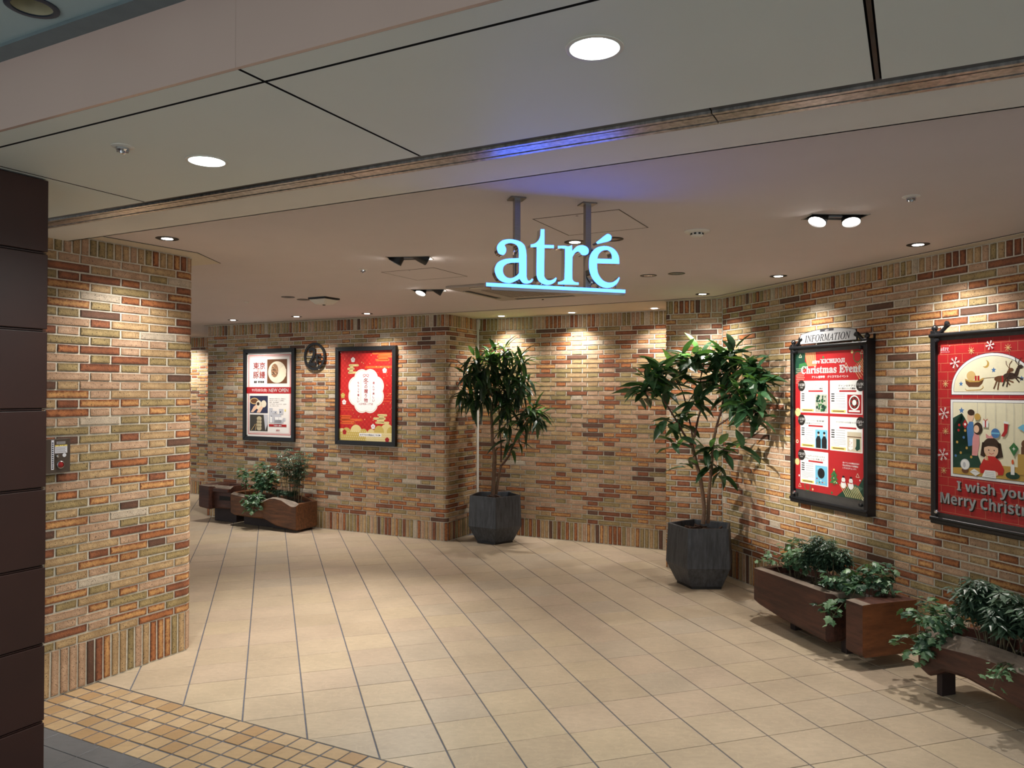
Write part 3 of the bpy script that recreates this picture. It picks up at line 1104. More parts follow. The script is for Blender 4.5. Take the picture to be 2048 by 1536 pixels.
# unseen lamp added behind the brick pillar to brighten the passage wall glimpsed there
e = downlight_proto('recessed_downlight', M_BLACK, M_LENS_W)
tag(e, 'unseen downlight added in the side passage to light the far brick wall', 'downlight', 'recessed downlights in the hall ceiling')
e.matrix_world = T(-5.3, 11.95, H - 0.005)
spot(e, (0, 0, -0.006), (0.05, 0.12, -1), PW * 2.2, 130)

# the big downlights in the portal soffit
for (c, r), lab in zip(LAMPS, ('large bright downlight in the soffit panel at top right of centre', 'smaller-looking bright soffit downlight at left, above the brick pillar')):
    e = empty('soffit_downlight', T(c[0], c[1], HS), lab, 'downlight', 'round downlights in the portal soffit')
    mb = MB(); mb.lathe([(r - 0.004, 0.01), (r - 0.004, 0.0), (r + 0.003, 0.0), (r + 0.003, -0.002), (r - 0.002, -0.0035), (r - 0.007, -0.003), (r - 0.007, 0.01)], 32)
    mb.build('trim_ring', M_WHITE, e, smooth=True)
    mb = MB(); mb.lathe([(r - 0.007, 0.0), (r - 0.016, 0.028), (r - 0.026, 0.034)], 32); mb.build('reflector', emit('lit_reflector_cool', (0.78, 1.0, 0.97), 1.9), e, smooth=True)
    mb = MB(); mb.disc(r - 0.026, 0.033, 28); mb.build('lens', emit('lit_led_cool', (0.92, 1.0, 1.0), 9.0), e)
    mb = MB()
    for k in range(7):
        an = k * math.pi * 2 / 7
        mb.disc(0.008, 0.0322, 10, c=((r - 0.036) * math.cos(an), (r - 0.036) * math.sin(an)))
    mb.build('led_dot', emit('lit_led_dot', (1, 1, 1), 16.0), e)
    spot(e, (0, 0, -0.006), (0, 0, -1), 30.0, 150, 1.0, COOL, 0.05)

# the concourse downlight at the top left corner
e = empty('concourse_downlight', T(UPL.x, UPL.y, 2.672), 'dark-rimmed downlight in the high ceiling at the top left corner', 'downlight')
mb = MB(); mb.lathe([(0.051, 0.01), (0.051, 0.0), (0.066, 0.0), (0.066, -0.003), (0.062, -0.005), (0.05, -0.004), (0.05, 0.01)], 28)
mb.build('trim_ring', mat('bronze_rim', (40, 52, 68), rough=0.35), e, smooth=True)
mb = MB(); mb.lathe([(0.05, 0.0), (0.043, 0.05), (0.018, 0.075)], 28); mb.build('reflector', mat('satin_reflector', (196, 190, 160), rough=0.3, metal=0.3), e, smooth=True)
mb = MB(); mb.disc(0.019, 0.072, 20); mb.build('lens', M_LENS_OFF, e)

# ------------------------------------------------------------------ small ceiling fittings
def lathe_part(name, prof, m, parent, mi=24, mw=None):
    mb = MB(); mb.lathe(prof, mi); return mb.build(name, m, parent, mw, smooth=True)

for x, y, z, lab, s in ((-1.296, 2.562, HS, 'sprinkler head in the left soffit panel near the bright downlight', 1.0),
                     (1.731, 3.349, H, 'sprinkler head in the ceiling right of the twin spotlight', 1.0),
                     (-1.044, 5.40, H, 'small sprinkler head in the ceiling left of the twin spotlight', 0.9)):
    e = empty('sprinkler', T(x, y, z), lab, 'sprinkler', 'ceiling sprinkler heads')
    lathe_part('cover_plate', [(0.036 * s, 0), (0.036 * s, -0.002), (0.026 * s, -0.006), (0.02 * s, -0.006)], M_WHITE, e)
    lathe_part('nozzle', [(0.021 * s, -0.002), (0.02 * s, -0.012), (0.011 * s, -0.016), (0.008 * s, -0.024), (0.0, -0.025)], M_CHROME, e)
    mb = MB()
    for k in range(6):
        an = k * math.pi / 3
        mb.box(0.012 * s, 0.0195 * s, -0.0018, 0.0018, -0.018, -0.006, Matrix.Rotation(an, 4, 'Z'))
    mb.build('deflector_fin', M_STEEL, e)

e = empty('smoke_detector', T(0.976, 4.08, H), 'round white smoke detector on the ceiling right of the sign', 'detector')
lathe_part('base_plate', [(0.066, 0), (0.066, -0.004), (0.06, -0.008), (0.036, -0.012)], M_WHITE, e)
lathe_part('sensor_head', [(0.034, -0.008), (0.033, -0.024), (0.024, -0.031), (0.0, -0.032)], M_WHITE, e)
mb = MB()
for k in range(9):
    mb.box(0.0325, 0.0345, -0.006, 0.006, -0.022, -0.013, Matrix.Rotation(k * 2 * math.pi / 9, 4, 'Z'))
mb.build('vent_slot', M_BLACK, e)

for x, y, r, lab in ((-2.534, 7.394, 0.03, 'tiny white disc sensor on the ceiling at far left'),
                     (0.28, 7.07, 0.028, 'small dark-centred sensor on the ceiling just below the sign')):
    e = empty('ceiling_sensor', T(x, y, H), lab, 'sensor')
    lathe_part('bezel', [(r, 0), (r, -0.003), (r * 0.7, -0.006), (0.0, -0.006)], M_WHITE if x < 0 else M_FLANGE, e)
    lathe_part('eye', [(r * 0.4, -0.005), (r * 0.3, -0.012), (0.0, -0.013)], M_WHITE if x < 0 else M_BLACK, e)

e = empty('ceiling_unit', frame(Vector((-1.721, 7.061, H)), U), 'white square tapering ceiling unit with black rim, above the framed posters', 'ceiling unit')
mb = MB(); mb.box(-0.1, 0.1, -0.1, 0.1, -0.014, 0.0); mb.build('mount_plate', M_BLACK, e)
mb = MB(); mb.prism([(-0.102, -0.102), (0.102, -0.102), (0.102, 0.102), (-0.102, 0.102)], lambda p: (p[0] * 0.55, p[1] * 0.55, -0.062), lambda p: (p[0], p[1], -0.016))
mb.build('cover', M_WHITE, e, bevel=0.012)
lathe_part('eye', [(0.016, -0.06), (0.012, -0.068), (0.0, -0.069)], M_BLACK, e)

# access hatches: thin frames standing a hair below the ceiling sheet
def hatch(cx, cy, s, lab):
    e = empty('access_hatch', frame(Vector((cx, cy, H)), U), lab, 'hatch', 'square ceiling access hatches')
    mb = MB()
    for x0, x1, y0, y1 in ((-s, s, -s, -s + 0.005), (-s, s, s - 0.005, s), (-s, -s + 0.005, -s, s), (s - 0.005, s, -s, s)):
        mb.box(x0, x1, y0, y1, -0.0015, 0.001)
    mb.build('frame', mat('hatch_line', (92, 84, 78), rough=0.8), e)
    mb = MB(); mb.box(-s + 0.006, s - 0.006, -s + 0.006, s - 0.006, -0.001, 0.001); mb.build('door', M_CEIL, e)
    mb = MB(); mb.disc(0.007, -0.002, 12, c=(0.0, -s + 0.03)); mb.build('latch', M_BLACK, e)
hatch(0.402, 3.90, 0.225, 'square access hatch in the ceiling right behind the hanging sign posts')
hatch(-0.635, 5.61, 0.225, 'square access hatch in the ceiling left of the hanging sign')

# air conditioner cassette behind the sign
e = empty('air_conditioner', frame(Vector((0.10, 6.44, H)), U), 'square ceiling air conditioner behind the hanging sign', 'air conditioner')
mb = MB(); mb.box(-0.475, 0.475, -0.475, 0.475, -0.022, -0.0005); mb.build('panel', mat('ac_panel', (176, 166, 156), rough=0.6), e, bevel=0.006)
for k in range(4):
    m = Matrix.Rotation(k * math.pi / 2, 4, 'Z')
    mb = MB(); mb.box(-0.28, 0.28, -0.43, -0.37, -0.0235, -0.02, m); sl = mb.build('air_slot', M_BLACK, e)
    mb = MB(); mb.box(-0.27, 0.27, -0.43, -0.412, -0.03, -0.024, m); mb.build('louvre', M_FLANGE, sl)
mb = MB()
for k in range(11):
    x = -0.25 + 0.05 * k
    mb.box(x - 0.018, x + 0.018, -0.26, 0.26, -0.0245, -0.02)
mb.build('return_grille', mat('ac_grille', (140, 130, 122), rough=0.6), e)
SIGN={'a':[[(-0.0904,2.2241),(-0.1091,2.2303),(-0.1166,2.2497),(-0.1133,2.2658),(-0.0989,2.2826),(-0.0802,2.2909),(-0.0553,2.294),(-0.0302,2.2915),(-0.0092,2.2847),(0.0056,2.2727),(0.0128,2.255),(0.0158,2.2331),(0.0163,2.1929),(0.0164,2.1527),(0.0173,2.1326),(0.0228,2.1208),(0.0325,2.12),(0.041,2.1289,1),(0.0474,2.1259,1),(0.0419,2.1156),(0.0292,2.1078),(0.0123,2.1055),(-0.0025,2.1097),(-0.0151,2.1251,1),(-0.0298,2.1165),(-0.0506,2.1068),(-0.0714,2.1043),(-0.0964,2.1107),(-0.1129,2.1227),(-0.1233,2.1421),(-0.1262,2.1618),(-0.1193,2.182),(-0.1049,2.1967),(-0.08,2.2071),(-0.0551,2.2112),(-0.0187,2.2144,1),(-0.0187,2.2392),(-0.0217,2.2591),(-0.0301,2.2706),(-0.0427,2.2759),(-0.0594,2.2773),(-0.076,2.2728),(-0.0823,2.2668),(-0.0781,2.2579),(-0.0756,2.2461),(-0.0801,2.2318)],[(-0.0174,2.1952,1),(-0.0173,2.1511,1),(-0.0256,2.1407),(-0.0423,2.1299),(-0.059,2.126),(-0.0757,2.1304),(-0.0873,2.1438),(-0.0903,2.1596),(-0.0862,2.1757),(-0.0717,2.1876),(-0.0509,2.1927)]],'t':[[(0.0809,2.3458,1),(0.098,2.3469,1),(0.0982,2.2781,1),(0.1421,2.2798,1),(0.1421,2.2664,1),(0.0982,2.2647,1),(0.0972,2.1565),(0.0998,2.1364),(0.1122,2.1256),(0.1273,2.1251),(0.1402,2.1301),(0.151,2.1387,1),(0.1553,2.1348,1),(0.1488,2.1203),(0.1316,2.1086),(0.1101,2.104),(0.0887,2.1088),(0.0716,2.121),(0.0639,2.1388),(0.0622,2.1589),(0.0628,2.2671,1),(0.0352,2.2643,1),(0.0351,2.2764,1),(0.05,2.2801),(0.0627,2.2881),(0.0733,2.3009),(0.0789,2.3174)]],'r':[[(0.1606,2.2776,1),(0.1919,2.2802),(0.2093,2.2784),(0.2268,2.2843,1),(0.2282,2.2589,1),(0.24,2.2719),(0.2554,2.283),(0.2752,2.2871),(0.2929,2.2836),(0.304,2.2743),(0.3067,2.2612),(0.3018,2.2498),(0.2885,2.2434),(0.2731,2.2446),(0.2642,2.2548),(0.2532,2.2579),(0.24,2.2494),(0.2291,2.2324,1),(0.2284,2.1463),(0.2315,2.1301),(0.2425,2.1224),(0.2587,2.1211,1),(0.2588,2.1108,1),(0.161,2.1087,1),(0.161,2.1188,1),(0.177,2.1228),(0.1887,2.1302),(0.1922,2.1447),(0.1941,2.2591),(0.1898,2.2662),(0.1767,2.2679),(0.1607,2.2662,1)]],'e':[[(0.4547,2.2135,1),(0.3464,2.2105,1),(0.3464,2.1931),(0.3509,2.1685),(0.3622,2.1483),(0.3779,2.1345),(0.4004,2.1272),(0.423,2.1303),(0.4411,2.1415),(0.4538,2.1546,1),(0.4561,2.1484,1),(0.4457,2.1271),(0.4253,2.1104),(0.4004,2.1031),(0.3734,2.1053),(0.3466,2.1187),(0.3242,2.1425),(0.3108,2.1728),(0.3077,2.2036),(0.3107,2.2367),(0.324,2.2622),(0.3463,2.2808),(0.3732,2.289),(0.4002,2.2893),(0.4251,2.2811),(0.4432,2.2646),(0.4528,2.2422)],[(0.3473,2.2316,1),(0.4183,2.2333,1),(0.4183,2.2466),(0.4115,2.2629),(0.398,2.2717),(0.38,2.2707),(0.3642,2.2624),(0.3531,2.2493)]],'acute':[[(0.3418,2.3037,1),(0.3485,2.2967,1),(0.4047,2.3133),(0.416,2.3256),(0.4146,2.338),(0.4024,2.3443),(0.3889,2.3406)]],'underline':[[(-0.1642,2.1026,1),(0.4845,2.0983,1),(0.4845,2.0836,1),(-0.1642,2.0868,1)]]}
TREE_R=[[(1.631, 6.6, 0.514), (1.639, 6.6, 0.659), (1.609, 6.6, 0.893), (1.575, 6.6, 1.029), (1.537, 6.6, 1.187)], [(1.537, 6.6, 1.187), (1.462, 6.55, 1.274), (1.387, 6.5, 1.39), (1.293, 6.45, 1.526), (1.221, 6.4, 1.617), (1.134, 6.35, 1.716)], [(1.537, 6.6, 1.187), (1.569, 6.61, 1.301), (1.593, 6.62, 1.408), (1.638, 6.63, 1.575), (1.619, 6.64, 1.733), (1.652, 6.65, 1.876)], [(1.545, 6.6, 1.229), (1.533, 6.637, 1.351), (1.511, 6.675, 1.492), (1.476, 6.712, 1.651), (1.419, 6.75, 1.756)], [(1.678, 6.62, 0.519), (1.679, 6.59, 0.767), (1.693, 6.56, 0.999), (1.698, 6.53, 1.192), (1.719, 6.5, 1.349)], [(1.719, 6.5, 1.349), (1.751, 6.462, 1.497), (1.783, 6.425, 1.693), (1.843, 6.387, 1.813), (1.893, 6.35, 1.87)], [(1.719, 6.5, 1.349), (1.746, 6.367, 1.396), (1.798, 6.233, 1.462), (1.878, 6.1, 1.506)], [(1.751, 6.46, 1.497), (1.796, 6.34, 1.615), (1.863, 6.22, 1.728), (1.937, 6.1, 1.766)]]
CLUST_R=[(1.121, 6.35, 1.716, 12), (1.064, 6.35, 1.613, 9), (1.225, 6.4, 1.799, 11), (1.401, 6.75, 1.865, 11), (1.486, 6.6, 1.903, 12), (1.639, 6.65, 1.949, 14), (1.741, 6.5, 1.908, 13), (1.838, 6.4, 1.938, 12), (1.904, 6.25, 1.858, 13), (1.949, 6.1, 1.782, 11), (1.91, 6.05, 1.675, 9), (1.858, 6.1, 1.517, 10), (1.821, 6.2, 1.636, 10), (1.784, 6.4, 1.635, 9), (1.698, 6.5, 1.677, 8), (1.572, 6.55, 1.592, 8), (1.456, 6.7, 1.742, 8), (1.443, 6.6, 1.378, 7), (1.329, 6.5, 1.369, 5), (1.39, 6.55, 1.211, 4), (1.652, 6.45, 1.122, 5), (1.735, 6.45, 1.185, 4), (1.85, 6.3, 1.147, 3), (1.728, 6.5, 0.984, 4), (1.878, 6.1, 1.451, 8), (1.925, 6.0, 1.481, 6), (1.529, 6.55, 1.042, 3), (1.267, 6.4, 1.675, 8), (1.735, 6.45, 1.781, 8)]
TREE_L=[[(-0.205, 8.48, 0.505), (-0.19, 8.476, 0.856), (-0.19, 8.471, 0.96), (-0.212, 8.467, 1.086), (-0.218, 8.463, 1.289), (-0.223, 8.459, 1.415), (-0.186, 8.454, 1.633), (-0.175, 8.45, 1.819)], [(-0.173, 8.5, 0.514), (-0.145, 8.475, 0.697), (-0.118, 8.45, 0.826)], [(-0.118, 8.45, 0.826), (-0.036, 8.388, 0.935), (0.028, 8.325, 1.096), (0.097, 8.262, 1.234), (0.223, 8.2, 1.38)], [(-0.118, 8.45, 0.864), (-0.119, 8.462, 1.065), (-0.142, 8.475, 1.403), (-0.126, 8.488, 1.601), (-0.05, 8.5, 1.848)], [(-0.223, 8.45, 1.415), (-0.304, 8.4, 1.546), (-0.4, 8.35, 1.682)], [(-0.131, 8.48, 1.546), (0.006, 8.415, 1.656), (0.113, 8.35, 1.764)]]
CLUST_L=[(-0.392, 8.4, 1.97, 10), (-0.215, 8.5, 2.029, 12), (-0.066, 8.45, 2.066, 11), (0.086, 8.35, 1.991, 11), (-0.457, 8.4, 1.807, 9), (-0.333, 8.3, 1.816, 10), (-0.187, 8.5, 1.848, 11), (-0.022, 8.4, 1.846, 11), (0.129, 8.3, 1.752, 9), (-0.497, 8.35, 1.6, 8), (-0.407, 8.3, 1.547, 9), (-0.298, 8.25, 1.601, 10), (-0.174, 8.4, 1.655, 10), (-0.065, 8.4, 1.628, 9), (0.043, 8.35, 1.645, 9), (-0.064, 8.35, 1.466, 7), (0.181, 8.2, 1.433, 9), (0.266, 8.2, 1.401, 9), (0.15, 8.25, 1.325, 7), (-0.031, 8.35, 1.267, 5), (-0.091, 8.4, 1.085, 2), (0.034, 8.3, 1.065, 2), (-0.264, 8.3, 1.896, 9)]

# ------------------------------------------------------------------ hanging sign
def smooth_loop(con, n=4):
    """close a traced outline: straight between points marked as corners, rounded elsewhere (Catmull-Rom)"""
    P_ = [Vector((p[0], p[1])) for p in con]
    cor = [len(p) > 2 for p in con]
    out = []
    N = len(P_)
    for i in range(N):
        a, b = P_[i], P_[(i + 1) % N]
        p0 = P_[i - 1] if not cor[i] else a - (b - a)
        p3 = P_[(i + 2) % N] if not cor[(i + 1) % N] else b + (b - a)
        out.append(a)
        if cor[i] and cor[(i + 1) % N]: continue
        for k in range(1, n):
            t = k / n
            out.append(0.5 * ((2 * a) + (b - p0) * t + (2 * p0 - 5 * a + 4 * b - p3) * t * t + (3 * a - p0 - 3 * b + p3) * t ** 3))
    return [(p.x, p.y) for p in out]

SIGN_O = Vector((0.046, 3.335, 0))
SIGN_D = Vector((math.cos(math.radians(17)), math.sin(math.radians(17)), 0))
M_SIGNFACE = emit('lit_letter_face', (0.042, 0.142, 1.0), 4.0)
sgn = empty('hanging_sign', frame(Vector((SIGN_O.x, SIGN_O.y, 2.09)), SIGN_D), 'glowing pale blue serif letter sign with underline, hung on two steel posts', 'sign')
names = {'a': 'letter', 't': 'letter', 'r': 'letter', 'e': 'letter', 'acute': 'accent', 'underline': 'underline'}
for key, cons in SIGN.items():
    loops = [smooth_loop(c) for c in cons]
    p2, f2 = fill_holes(loops[0], loops[1:])
    dep = 0.045 if key != 'underline' else 0.04
    mb = MB()                                   # steel return and back of the letter
    for lp in loops:
        n = len(lp)
        vs_ = [(x, 0.0012, z - 2.09) for x, z in lp] + [(x, dep, z - 2.09) for x, z in lp]
        ccw = poly_area(lp) > 0
        hole = lp is not loops[0]
        fs_ = [(i, (i + 1) % n, n + (i + 1) % n, n + i) for i in range(n)]
        if ccw == hole: fs_ = [f[::-1] for f in fs_]
        mb.add(vs_, fs_)
    mb.add([(x, dep, z - 2.09) for x, z in p2], [f if poly_area([p2[i] for i in f]) < 0 else f[::-1] for f in f2])
    body = mb.build(names[key], M_CHROME, sgn)
    mb = MB()
    mb.add([(x, 0.0, z - 2.09) for x, z in p2], [f if poly_area([p2[i] for i in f]) > 0 else f[::-1] for f in f2])
    mb.build('lit_face', M_SIGNFACE, body)
for x in (-0.008, 0.327):
    y = 0.052
    mb = MB(); mb.box(x - 0.0135, x + 0.0135, y, y + 0.03, 0.0, H - 2.09 - 0.004)
    po = mb.build('post', M_STEEL, sgn, bevel=0.002)
    mb = MB(); mb.box(x - 0.034, x + 0.034, y - 0.02, y + 0.05, H - 2.09 - 0.006, H - 2.09); mb.build('ceiling_plate', M_STEEL, po)
mb = MB(); mb.box(-0.13, 0.5, 0.041, 0.055, -0.012, 0.008); mb.build('back_rail', M_STEEL, sgn)
for x, z in ((-0.03, 0.16), (0.012, 0.015), (0.09, 0.015), (0.20, 0.015), (0.335, 0.04), (0.335, 0.19), (0.40, 0.205), (0.45, 0.03)):
    mb = MB(); mb.tube([(x, 0.03, z), (x + 0.006, 0.058, z - 0.008)], 0.0045, 8); mb.build('stay', M_CHROME, sgn)

# ------------------------------------------------------------------ print helpers
def text_geo(s):
    if s not in TEXT_CACHE:
        print('MISSING_TEXT', repr(s))
        preload_text([s])
    return TEXT_CACHE[s]

class Canvas:
    """flat print on a sheet: x to the right, y up, in metres from the sheet centre; every named layer becomes one part"""
    def __init__(self): self.lay, self.n = {}, 0
    def _mb(self, part, m):
        k = (part, m.name)
        if k not in self.lay:
            self.n += 1
            self.lay[k] = (MB(), m, self.n)
        return self.lay[k]
    def poly(self, part, m, pts):
        mb, _, k = self._mb(part, m)
        pts = [(p[0], p[1]) for p in pts]
        if poly_area(pts) < 0: pts = pts[::-1]
        p2, f2 = fill_holes(pts, [])
        z = -0.00006 * k
        mb.add([(x, z, y) for x, y in p2], [f if poly_area([p2[i] for i in f]) > 0 else f[::-1] for f in f2])
    def rect(self, part, m, x0, y0, x1, y1): self.poly(part, m, [(x0, y0), (x1, y0), (x1, y1), (x0, y1)])
    def disc(self, part, m, x, y, r, n=20, ry=None, a0=0.0, a1=2 * math.pi):
        ry = ry or r
        full = abs(a1 - a0) > 6.2
        self.poly(part, m, [(x + r * math.cos(a0 + (a1 - a0) * i / (n if full else n - 1)), y + ry * math.sin(a0 + (a1 - a0) * i / (n if full else n - 1))) for i in range(n)])
    def ring(self, part, m, x, y, r, w, n=24, ry=None):
        ry = ry or r
        mb, _, k = self._mb(part, m); z = -0.00006 * k
        vs_ = []
        for i in range(n):
            a = 2 * math.pi * i / n
            vs_ += [(x + r * math.cos(a), z, y + ry * math.sin(a)), (x + (r - w) * math.cos(a), z, y + (ry - w) * math.sin(a))]
        mb.add(vs_, [(2 * i, (2 * i + 2) % (2 * n), (2 * i + 3) % (2 * n), 2 * i + 1) for i in range(n)])
    def line(self, part, m, pts, w):
        mb, _, k = self._mb(part, m); z = -0.00006 * k
        for a, b in zip(pts[:-1], pts[1:]):
            d = Vector((b[0] - a[0], b[1] - a[1]))
            if d.length < 1e-6: continue
            d.normalize(); n = Vector((-d.y, d.x)) * (w / 2)
            mb.add([(a[0] - n.x, z, a[1] - n.y), (b[0] - n.x, z, b[1] - n.y), (b[0] + n.x, z, b[1] + n.y), (a[0] + n.x, z, a[1] + n.y)], [(0, 1, 2, 3)])
    def text(self, part, m, s, x, y, h, width=None, align='C', shear=0.0, squeeze=1.0, bold=0.0):
        """h: height of the line's ink (metres); width: stretch to this width"""
        mb, _, k = self._mb(part, m); z = -0.00006 * k
        vs_, fs_, x0, x1, y0, y1 = text_geo(s)
        sy = h / (y1 - y0)
        sx = (width / (x1 - x0)) if width else sy * squeeze
        w = (x1 - x0) * sx
        ox = x - (w / 2 if align == 'C' else (0 if align == 'L' else w))
        for b in ((0, 0),) if not bold else ((-bold, 0), (bold, 0), (0, bold), (0, -bold)):
            mb.add([(ox + (p[0] - x0) * sx + shear * (p[1] - y0) * sy + b[0], z, y + (p[1] - y0) * sy + b[1]) for p in vs_], fs_)
    def vtext(self, part, m, s, x, y, h, gap=0.2):
        for i, ch in enumerate(s):
            self.text(part, m, ch, x, y - (i + 1) * h * (1 + gap), h * (0.9 if ch not in 'っ' else 0.6), bold=0.0007)
    def build(self, parent, mw=None):
        for (part, _), (mb, m, k) in self.lay.items():
            tag(mb.build(part, m, parent, mw), kind='stuff')

RED = pr('red', (196, 44, 40)); RED2 = pr('deep_red', (168, 34, 36)); CRIM = pr('crimson', (178, 38, 42)); WHITE = pr('white', (238, 236, 234))
CREAM = pr('cream', (236, 226, 196)); GOLD = pr('gold', (198, 172, 92)); PGOLD = pr('pale_gold', (222, 202, 140)); ORNG = pr('orange', (222, 96, 48))
INK = pr('black', (34, 32, 34)); GREY = pr('grey', (150, 148, 150)); LGREY = pr('light_grey', (190, 190, 196)); GREEN = pr('green', (58, 116, 66))
DGREEN = pr('dark_green', (30, 66, 52)); BLUE = pr('blue', (78, 122, 176)); SKY = pr('sky', (120, 190, 222)); BRN = pr('brown', (108, 70, 44))
TANK = pr('tan', (214, 178, 118)); SKIN = pr('skin', (232, 190, 160)); DBRN = pr('dark_brown', (62, 44, 34)); PINK = pr('pink', (222, 150, 150))
NAVY = pr('navy', (46, 48, 72)); OCH = pr('ochre', (196, 156, 78)); BUN = pr('bun', (226, 214, 190)); YELL = pr('yellow', (236, 216, 120))

def rect_frame(parent, w, h, bar, y0, y1, m, name='frame_bar', cz=0.0):
    """four mitred bars, each a part; y0 back, y1 front (negative = out of the wall)"""
    for k, (a, b, c, d) in enumerate((((-w, h), (w, h), (w - bar, h - bar), (-w + bar, h - bar)), ((-w, -h), (-w + bar, -h + bar), (w - bar, -h + bar), (w, -h)),
                                      ((-w, -h), (-w, h), (-w + bar, h - bar), (-w + bar, -h + bar)), ((w, -h), (w - bar, -h + bar), (w - bar, h - bar), (w, h)))):
        mb = MB()
        q = [a, b, c, d]
        if poly_area(q) < 0: q = q[::-1]
        mb.prism(q, lambda p: (p[0], y0, p[1] + cz), lambda p: (p[0], y1, p[1] + cz))
        mb.build(name, m, parent, bevel=0.003)

# ------------------------------------------------------------------ poster: buns
def wall_thing(name, base, d, s, z, lab, cat, group=None):
    return empty(name, frame(base + d * s + Vector((0, 0, z)), d), lab, cat, group)

bun = wall_thing('framed_poster', C1, U, -2.60, 1.592, 'black-framed white poster with bun photographs and a red banner', 'poster')
rect_frame(bun, 0.43, 0.573, 0.05, 0.0, -0.035, M_BLACK)
mb = MB(); mb.box(-0.385, 0.385, -0.012, 0.0, -0.528, 0.528); sh = mb.build('poster_sheet', M_PAPER, bun)
c = Canvas()
SOFTR = pr('soft_red', (206, 120, 116))
for k, (w_, h_, lw) in enumerate(((0.352, 0.492, 0.011), (0.336, 0.476, 0.004))):
    c.line('border_line', SOFTR, [(-w_, -h_), (w_, -h_), (w_, h_), (-w_, h_), (-w_, -h_)], lw)
c.text('headline', RED2, '東京', -0.172, 0.32, 0.085, 0.2, bold=0.0016)
c.text('headline', RED2, '豚饅', -0.172, 0.205, 0.085, 0.2, bold=0.0016)
c.text('headline_overprint', SOFTR, '羅家', -0.172, 0.275, 0.05, 0.07)
c.text('subtitle', INK, '羅家  東京豚饅', -0.172, 0.145, 0.028, 0.17, bold=0.001)
c.rect('photo_ground', BRN, -0.035, 0.14, 0.295, 0.44)
c.disc('bun_shape', BUN, 0.13, 0.28, 0.15, 26, 0.135)
c.disc('bun_filling', pr('pork', (150, 110, 80)), 0.09, 0.30, 0.06, 18, 0.085)
for k in range(26):
    c.disc('pork_crumb', pr('pork_light', (190, 158, 122)) if k % 2 else DBRN, 0.09 + tr.uniform(-0.045, 0.045), 0.30 + tr.uniform(-0.065, 0.065), tr.uniform(0.006, 0.013), 6)
c.poly('bun_fold', pr('bun_light', (240, 228, 200)), [(0.13, 0.15), (0.2, 0.165), (0.275, 0.23), (0.28, 0.31), (0.245, 0.36), (0.19, 0.33), (0.16, 0.24)])
c.rect('banner', RED2, -0.385, 0.015, 0.385, 0.095)
c.text('banner_text', WHITE, '𝟭𝟭月𝟮𝟮日(金)', -0.165, 0.033, 0.044, 0.26)
c.text('banner_text', WHITE, 'NEW OPEN', 0.155, 0.034, 0.043, 0.32, bold=0.001)
c.rect('photo_dark', NAVY, -0.325, -0.23, -0.022, -0.015)
c.rect('photo_grey', pr('photo_green_grey', (64, 60, 52)), -0.325, -0.455, -0.022, -0.25)
c.disc('basket', TANK, -0.25, -0.08, 0.075, 16, 0.04)
c.disc('basket_weave', BRN, -0.25, -0.08, 0.063, 16, 0.03)
c.disc('small_bun', BUN, -0.175, -0.13, 0.05, 14, 0.06)
c.disc('small_bun', BUN, -0.09, -0.115, 0.045, 14, 0.045)
c.disc('filling_dark', DBRN, -0.185, -0.115, 0.025, 10, 0.022)
c.poly('hand', SKIN, [(-0.31, -0.22), (-0.27, -0.22), (-0.2, -0.17), (-0.21, -0.12), (-0.26, -0.15)])
c.poly('hand', SKIN, [(-0.21, -0.225), (-0.15, -0.225), (-0.10, -0.16), (-0.13, -0.14), (-0.18, -0.18)])
for k in range(4): c.disc('steamed_bun', pr('bun_shade', (186, 172, 138)), -0.165, -0.30 - 0.04 * k, 0.042, 12, 0.03)
c.poly('steam_box', LGREY, [(-0.09, -0.25), (-0.022, -0.25), (-0.022, -0.36), (-0.06, -0.45)])
c.line('chopstick', TANK, [(-0.3, -0.45), (-0.23, -0.37)], 0.006)
c.line('chopstick', TANK, [(-0.23, -0.45), (-0.21, -0.36)], 0.006)
for k, t_ in enumerate(('豚肉の旨みと野菜の甘み、豚饅職人が', '毎日手作りする蒸したての豚饅を、', '羅家、東京豚饅が', '二〇二四年十一月二十二日に、吉祥寺', 'に新しく開店いたします。')):
    c.text('body_text', INK, t_, 0.005, -0.055 - 0.022 * k, 0.0105, (0.27, 0.25, 0.16, 0.28, 0.16)[k], 'L')
for r_ in ((0.0, -0.24, 0.06, -0.165), (0.06, -0.235, 0.135, -0.2), (0.0, -0.3, 0.2, -0.24), (0.165, -0.245, 0.235, -0.175), (0.0, -0.35, 0.24, -0.3), (0.09, -0.36, 0.21, -0.285), (0.235, -0.325, 0.27, -0.285)):
    c.rect('floor_map', LGREY, *r_)
for r_ in ((0.02, -0.345, 0.05, -0.265), (0.1, -0.31, 0.16, -0.275), (0.165, -0.31, 0.225, -0.275)):
    c.rect('map_room', WHITE, *r_)
for r_ in ((0.035, -0.215, 0.045, -0.205), (0.1, -0.225, 0.112, -0.212), (0.18, -0.22, 0.2, -0.205), (0.03, -0.27, 0.05, -0.262)):
    c.rect('map_mark', NAVY, *r_)
c.rect('map_star', YELL, 0.258, -0.205, 0.278, -0.178)
c.rect('footer_bar', RED2, 0.0, -0.395, 0.29, -0.365)
c.text('footer_text', WHITE, '本館2F 3番街', 0.145, -0.389, 0.017, 0.13, bold=0.0006)
c.text('footer_logo', RED2, '𝐚𝐭𝐫𝐞', 0.15, -0.447, 0.024, 0.06)
c.text('footer_logo', RED2, '𝐾𝐼𝐶𝐻𝐼𝐽𝑂𝐽𝐼', 0.15, -0.46, 0.006, 0.07)
c.build(sh, T(0, -0.0125, 0))
